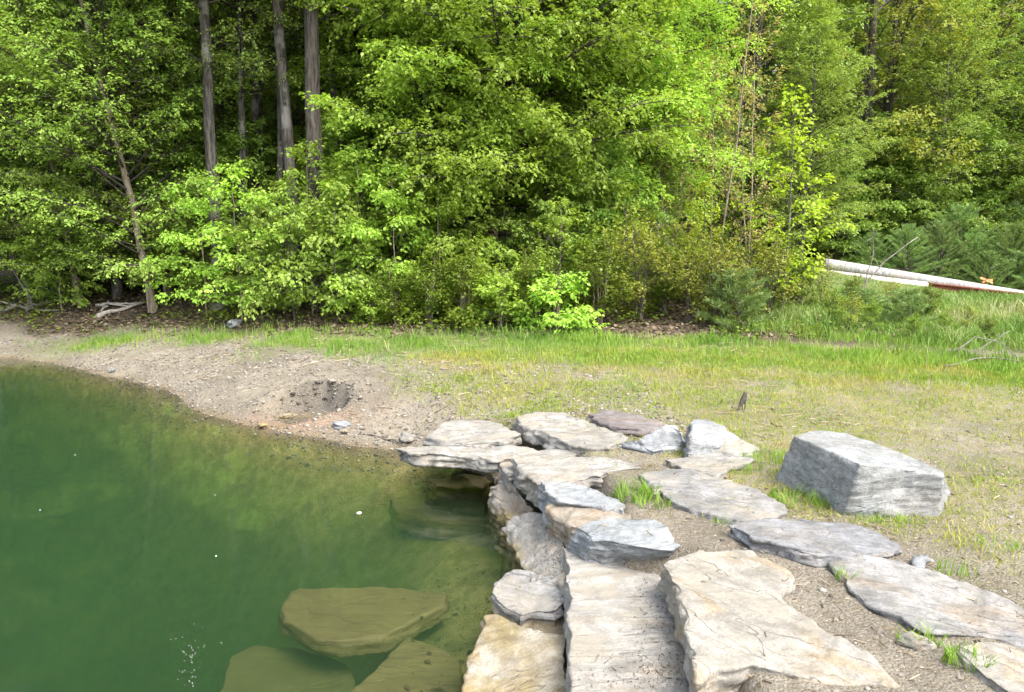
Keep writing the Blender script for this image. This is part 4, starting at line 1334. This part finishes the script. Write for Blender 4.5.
def branch(name, label, cat, pts, r, mat, side=0, group=None, seed=0, up=0.02):
    """a lying or leaning stick through ground points (px, py, z above ground)"""
    rs = np.random.default_rng(seed)
    W_ = []
    for px, py, zz, *dist in pts:
        if dist:
            W_.append(at(px, py, dist[0]))
            continue
        z = 0.5
        for _ in range(12):
            x, y, _z = unp(px, py, z)
            z = 0.5 * z + 0.5 * (hz(x, y) + zz)
        W_.append((x, y, z))
    W_ = np.array(W_)
    tt = np.linspace(0, 1, len(W_))
    q = np.linspace(0, 1, 10)
    pp = np.stack([np.interp(q, tt, W_[:, c]) for c in range(3)], 1)
    pp[1:-1] += rs.normal(0, r * 0.5, (8, 3))
    org = pp[0].copy()
    T = Tubes()
    T.add(pp - org, r * (1 - 0.55 * q), 7, cap=True)
    for k in range(side):
        i = rs.integers(2, 9)
        d = unit(pp[i] - pp[i - 1] + rs.normal(0, 0.6, 3) + np.array([0, 0, 0.35]))
        L = rs.uniform(8, 22) * r
        s_ = pp[i] - org + np.linspace(0, 1, 4)[:, None] * d * L
        T.add(s_, r * 0.4 * (1 - 0.7 * np.linspace(0, 1, 4)), 5)
    o = link(name, T.mesh(name), mat, smooth=True)
    o.location = org
    tag(o, label, cat, group)


branch('fallen_branch', 'pale fallen limb on the bank pointing to the tan trunk', 'branch', [(97, 317, .04), (112, 311, .05), (147, 303, .06)], 0.055, M_dw, 2, seed=1)
branch('fallen_branch', 'pale stick lying behind the pale limb on the bank', 'branch', [(96, 305, .05), (125, 304, .05), (140, 304, .05)], 0.035, M_dw, 1, seed=2)
branch('fallen_branch', 'short forked stick crossing the pale limb', 'branch', [(101, 311, .03), (106, 305, .12), (108, 301, .2)], 0.022, M_dw, 1, seed=3)
branch('driftwood', 'grey driftwood limb at the far left of the bank', 'driftwood', [(-20, 311, .05), (20, 307, .06), (52, 302, .08)], 0.06, M_dk, 4, seed=4)
branch('driftwood', 'darker driftwood limb lying across the grey one', 'driftwood', [(4, 302, .06), (30, 309, .08), (60, 310, .05)], 0.04, M_dk, 4, seed=5)
branch('fallen_branch', 'thin dark stick on the gravel at the water beside the jutting slab', 'branch', [(360, 433, .01), (385, 439, .01), (408, 445, .02)], 0.012, M_bd, 0, seed=6)
branch('dead_branch', 'bleached dead branch arching out of the weeds by the right frame edge', 'branch', [(955, 352, 0, 9.3), (975, 337, 0, 9.3), (1000, 342, 0, 9.2), (1040, 374, 0, 9.0)], 0.009, M_dk, 5, seed=7)
branch('dead_branch', 'long dead branch lying low along the edge of the weedy bank', 'branch', [(945, 366, .03), (985, 357, .06), (1040, 364, .05)], 0.011, M_dk, 5, seed=8)
branch('dead_branch', 'straight dead stick rising to the upper right of the weedy bank', 'branch', [(962, 360, 0, 9.3), (985, 346, 0, 9.4), (1010, 331, 0, 9.5)], 0.008, M_dk, 4, seed=9)
branch('bare_sapling', 'leafless grey sapling leaning right in front of the poles', 'sapling', [(846, 316, 0, 12.8), (866, 282, 0, 12.8), (886, 260, 0, 12.8), (918, 237, 0, 12.8)], 0.016, M_dk, 5, seed=10)
branch('bare_sapling', 'upright leafless grey sapling in front of the poles', 'sapling', [(859, 312, 0, 13), (866, 280, 0, 13), (873, 255, 0, 13), (874, 228, 0, 13)], 0.012, M_dk, 4, seed=11)
branch('dry_stalk', 'dry forked stalk standing in the lush grass strip', 'stalk', [(546, 374, 0, 8.4), (542, 362, 0, 8.4), (536, 350, 0, 8.4)], 0.006, M_dk, 3, seed=12)

rs = np.random.default_rng(411)
n = 70
th = rs.uniform(-0.25, 3.3, n)
rd = rs.normal(1.0, 0.16, n)
pebbles('soil_clods', HOLE[0] + 0.05 + 0.46 * rd * np.cos(th), HOLE[1] + 0.04 + 0.30 * rd * np.sin(th), 0.010 + 0.026 * rs.uniform(0, 1, n) ** 2, 412,
        tint_mat('dark_soil', [(0.035, 0.03, 0.024), (0.075, 0.063, 0.05), (0.13, 0.115, 0.095)], 0.95), 'dark soil clods around the rim of the washed-out hollow', 'soil')
x, y = sample(2600, -6, 9, 8.0, 13.5, lambda x, y: grass_zone(x, y) * 0.8, 421)
hh_ = 0.08 + 0.22 * np.random.default_rng(422).uniform(0, 1, len(x)) ** 2
v, q, t, ti = blades(x, y, hh_, np.full(len(x), 0.0028), 423, 0.8)
o = link('dry_stalks', npmesh('dry_stalks', v, [q, t], {'tint': ('FACE', ti)}), tint_mat('dead_stalk', [(0.16, 0.12, 0.07), (0.30, 0.24, 0.14), (0.42, 0.36, 0.24)], 0.8, 0.2))
tag(o, 'dry tan stalks among the green grass', 'stalks', kind='stuff')

# a few cobbles one can pick out
def cobble(px, py, r, label, mat, seed, z=0.2):
    rs = np.random.default_rng(seed)
    b = bmesh.new()
    bmesh.ops.create_icosphere(b, subdivisions=3, radius=1)
    V = np.array([v.co[:] for v in b.verts])
    V = V * (1 + 0.9 * fbm(V * 1.3 + seed, 3, seed))[:, None] * np.array([1.25, 0.85, 0.5]) * r
    for v, c in zip(b.verts, V):
        v.co = c
    me = bpy.data.meshes.new('cobble')
    b.to_mesh(me)
    b.free()
    for _ in range(8):
        x, y, _z = unp(px, py, z)
        z = 0.5 * z + 0.5 * (hz(x, y) + 0.02)
    o = link('cobble', me, mat, smooth=True)
    o.location = (x, y, hz(x, y) + r * 0.25)
    o.rotation_euler = (0, 0, rs.uniform(0, 6))
    tag(o, label, 'stone')


cobble(341, 425, 0.075, 'whitish cobble at the water beside a smaller one', M_blue2, 1)
cobble(345, 430, 0.05, 'smaller tan cobble touching the water below the whitish one', M_tan, 2)
cobble(264, 424, 0.045, 'pale round cobble in the shallow water off the bank', M_pale, 3, z=0.0)
cobble(409, 438, 0.08, 'flat pale cobble behind the tip of the jutting slab', M_pale, 4)
cobble(232, 325, 0.14, 'whitish stone under the saplings at the wood edge', M_blue2, 5, z=0.8)
cobble(660, 491, 0.045, 'pale cobble by the corner of the wide grey slab', M_pale, 6, z=0.44)
cobble(285, 396, 0.05, 'pale cobble left of the dark hollow in the bank', M_pale, 7)
cobble(333, 399, 0.05, 'pale cobble at the lip of the dark hollow', M_tan, 8)
cobble(112, 370, 0.05, 'pale cobble on the far waterline at the left', M_blue2, 9, z=0.05)
cobble(914, 640, 0.05, 'cream cobble beside the thin tuft near the small cream slab', M_warm, 10, z=0.44)
cobble(920, 560, 0.05, 'white cobble in the gravel behind the long streaked slab', M_blue2, 11, z=0.44)
cobble(725, 668, 0.035, 'orange-brown crumb of stone at the front of the big cream slab', M_tan, 12, z=0.42)

# ------------------------------------------------------------------ poles, beam, ribbon
M_po = bark_mat('pale_pole', (0.20, 0.195, 0.19), (0.38, 0.37, 0.36), (0.30, 0.28, 0.26))
M_pk = plain_mat('pinkish_pole', (0.32, 0.25, 0.215), (0.45, 0.39, 0.35), 4, 0.7, 0.3)
M_ru = plain_mat('rusty_steel', (0.13, 0.04, 0.03), (0.24, 0.08, 0.055), 7, 0.8, 0.3)
M_or = plain_mat('orange_plastic', (0.50, 0.14, 0.04), (0.58, 0.19, 0.06), 9, 0.5, 0.1)


def pole(label, a, b, r0, r1, mat):
    a, b = np.array(a), np.array(b)
    q = np.linspace(0, 1, 24)
    pp = (b - a) * q[:, None]
    T = Tubes()
    T.add(pp, r0 + (r1 - r0) * q, 20, cap=True)
    o = link('utility_pole', T.mesh('utility_pole'), mat, smooth=False)
    o.data.polygons.foreach_set('use_smooth', np.array([len(p.vertices) == 4 for p in o.data.polygons]))
    o.location = a
    tag(o, label, 'pole', 'poles lying on the weedy bank')


pole('upper grey-white pole with a cut end, lying behind the pinkish pole', at(824, 264, 20.4), at(1030, 296, 19.4), 0.16, 0.11, M_po)
pole('lower pinkish-white pole lying just in front of the grey-white one', at(808, 274, 20.0), at(1030, 299.5, 19.0), 0.17, 0.13, M_pk)
pole('white pole glimpsed behind the biggest beech', at(545, 231, 25), at(662, 241, 25), 0.09, 0.08, M_po)
for nme, lab, a, b in (('steel_beam', 'rusty red steel beam lying in the weeds below the poles', at(928, 288.5, 18.3), at(1045, 302, 17.7)),):
    a, b = np.array(a), np.array(b)
    L = np.linalg.norm(b - a)
    bmx = bmesh.new()
    prof = [(-.11, -.15), (.11, -.15), (.11, -.125), (.012, -.118), (.012, .118), (.11, .125), (.11, .15), (-.11, .15), (-.11, .125), (-.012, .118), (-.012, -.118), (-.11, -.125)]
    v1 = [bmx.verts.new((0, p[0], p[1])) for p in prof]
    v2 = [bmx.verts.new((L, p[0], p[1])) for p in prof]
    k = len(prof)
    for i in range(k):
        bmx.faces.new([v1[i], v1[(i + 1) % k], v2[(i + 1) % k], v2[i]])
    bmx.faces.new(v1[::-1])
    bmx.faces.new(v2)
    bmesh.ops.recalc_face_normals(bmx, faces=bmx.faces)
    me = bpy.data.meshes.new(nme)
    bmx.to_mesh(me)
    bmx.free()
    o = link(nme, me, M_ru)
    d = (b - a) / L
    o.location = a
    o.rotation_euler = (0, -math.asin(d[2]), math.atan2(d[1], d[0]))
    tag(o, lab, 'steel beam')
# orange ribbon draped on the poles
rs = np.random.default_rng(9)
c = np.array(at(985, 281, 19.0))
T = []
bmx = bmesh.new()
for s in range(7):
    p = np.array([rs.uniform(-0.22, 0.28), rs.uniform(-0.06, 0.05), rs.uniform(0.0, 0.1)])
    d = unit(np.array([rs.normal(0, 0.6), rs.normal(0, 0.25), rs.normal(0.0, 0.12)]))
    prev = None
    for i in range(6):
        w = np.array([0.02, 0.02, 0.045])
        a1, b1 = bmx.verts.new(p - w), bmx.verts.new(p + w)
        if prev:
            bmx.faces.new([prev[0], prev[1], b1, a1])
        prev = (a1, b1)
        p = p + d * 0.07
        d = unit(d + rs.normal(0, 0.4, 3) * np.array([1, 0.5, 0.35]))
me = bpy.data.meshes.new('orange_ribbon')
bmx.to_mesh(me)
bmx.free()
o = link('orange_ribbon', me, M_or)
so = o.modifiers.new('thick', 'SOLIDIFY')
so.thickness = 0.004
o.location = c
o.scale = (0.45, 0.5, 0.5)
tag(o, 'tangled orange ribbon draped over the poles', 'ribbon')

# ------------------------------------------------------------------ bird
M_bird = plain_mat('dark_plumage', (0.028, 0.024, 0.02), (0.075, 0.062, 0.05), 30, 0.8, 0.1)
bx, by, _ = unp(743, 403, 0.5)
bz = hz(bx, by)
b = bmesh.new()
pts = [(-0.075, -0.012, -0.012, .010), (-0.045, -0.004, 0.018, .014), (-0.015, 0, 0.052, .024), (0.008, 0, 0.085, .029), (0.018, 0, 0.112, .022), (0.024, 0, 0.130, .021), (0.040, 0, 0.133, .010), (0.054, 0, 0.131, .002)]
vv = [b.verts.new((p[0], p[1], p[2] + 0.03)) for p in pts]
for i in range(len(vv) - 1):
    b.edges.new((vv[i], vv[i + 1]))
l1, l2 = b.verts.new((0.012, 0.014, 0.07)), b.verts.new((0.010, 0.016, 0.0))
r1, r2 = b.verts.new((0.012, -0.014, 0.07)), b.verts.new((0.010, -0.016, 0.0))
b.edges.new((vv[3], l1)); b.edges.new((l1, l2)); b.edges.new((vv[3], r1)); b.edges.new((r1, r2))
me = bpy.data.meshes.new('bird')
b.to_mesh(me)
b.free()
o = link('bird', me, M_bird)
sk = o.modifiers.new('skin', 'SKIN')
rad = [p[3] for p in pts] + [0.006, 0.003, 0.006, 0.003]
for i, s in enumerate(o.data.skin_vertices[0].data):
    s.radius = (rad[i], rad[i])
    s.use_root = (i == 3)
sub = o.modifiers.new('sub', 'SUBSURF')
sub.levels = sub.render_levels = 2
o.location = (bx, by, bz)
o.rotation_euler = (0, 0, 0.5)
tag(o, 'small dark bird standing upright on the thin grass behind the rocks', 'bird')

# ------------------------------------------------------------------ foamy flecks and water sparkle, both modelled as white flecks
rs = np.random.default_rng(77)
fx, fy, fr_ = [], [], []
for px, py, n, sx, sy in ((192, 655, 60, 8, 24), (460, 482, 24, 22, 3)):  # cluster under the jutting slab puts the water-edge sparkle into white flecks
    for _ in range(n):
        p = unp(px + rs.normal(0, sx), py + rs.normal(0, sy), 0.0)
        fx.append(p[0]); fy.append(p[1]); fr_.append(rs.uniform(0.0008, 0.0026))
for px, py, r in ((359, 513, 0.022), (75, 455, 0.006), (40, 510, 0.006), (215, 495, 0.006), (216, 556, 0.006)):
    p = unp(px, py, 0)
    fx.append(p[0]); fy.append(p[1]); fr_.append(r)
fx, fy, fr_ = map(np.array, (fx, fy, fr_))
V = IV[None] * fr_[:, None, None] * np.array([1, 1, 0.4]) + np.stack([fx, fy, np.zeros(len(fx))], 1)[:, None, :]
Fc = (IF[None] + (np.arange(len(fx)) * len(IV))[:, None, None]).reshape(-1, 3)
o = link('foam_sparkle', npmesh('foam_sparkle', V.reshape(-1, 3), Fc), plain_mat('white_foam_sparkle', (0.7, 0.7, 0.68), (0.8, 0.8, 0.78), 5, 0.4, 0.0))
tag(o, 'white foamy flecks and modelled water sparkle on the pond', 'foam_sparkle', kind='stuff')

# ------------------------------------------------------------------ light
wd_ = bpy.data.worlds.new('World')
SC.world = wd_
wd_.use_nodes = True
nt = wd_.node_tree
bg = nt.nodes['Background']
sky = nt.nodes.new('ShaderNodeTexSky')
sky.sky_type = 'NISHITA'
sky.sun_disc = False
SUN = np.array([0.54, -0.58, 1.12])
SUN /= np.linalg.norm(SUN)
el = math.asin(SUN[2])
sky.sun_elevation = el
sky.sun_rotation = math.atan2(SUN[0], SUN[1])
sky.air_density = 1.0
sky.dust_density = 4.0
sky.ozone_density = 1.0
hs = nt.nodes.new('ShaderNodeHueSaturation')
hs.inputs['Saturation'].default_value = 0.55
nt.links.new(sky.outputs[0], hs.inputs['Color'])
nt.links.new(hs.outputs[0], bg.inputs['Color'])
bg.inputs['Strength'].default_value = 0.15
sl = bpy.data.lights.new('sun', 'SUN')
sl.energy = 1.15
sl.angle = R(28)
sl.color = (1.0, 0.95, 0.86)
so = bpy.data.objects.new('sun', sl)
COL.objects.link(so)
import mathutils
so.rotation_euler = mathutils.Vector(SUN).to_track_quat('Z', 'Y').to_euler()

# ------------------------------------------------------------------ render settings
vs_ = SC.view_settings
vs_.view_transform = 'Standard'
vs_.look = 'None'
vs_.exposure = 2.15
vs_.gamma = 1
vs_.use_curve_mapping = False
SC.render.engine = 'CYCLES'
cy = SC.cycles
cy.use_denoising = True
cy.denoiser = 'OPENIMAGEDENOISE'
cy.max_bounces = 8
cy.diffuse_bounces = 6
cy.glossy_bounces = 2
cy.transmission_bounces = 4
cy.transparent_max_bounces = 6
cy.volume_bounces = 1
cy.use_adaptive_sampling = True
cy.adaptive_threshold = 0.02
cy.caustics_reflective = False
cy.caustics_refractive = False
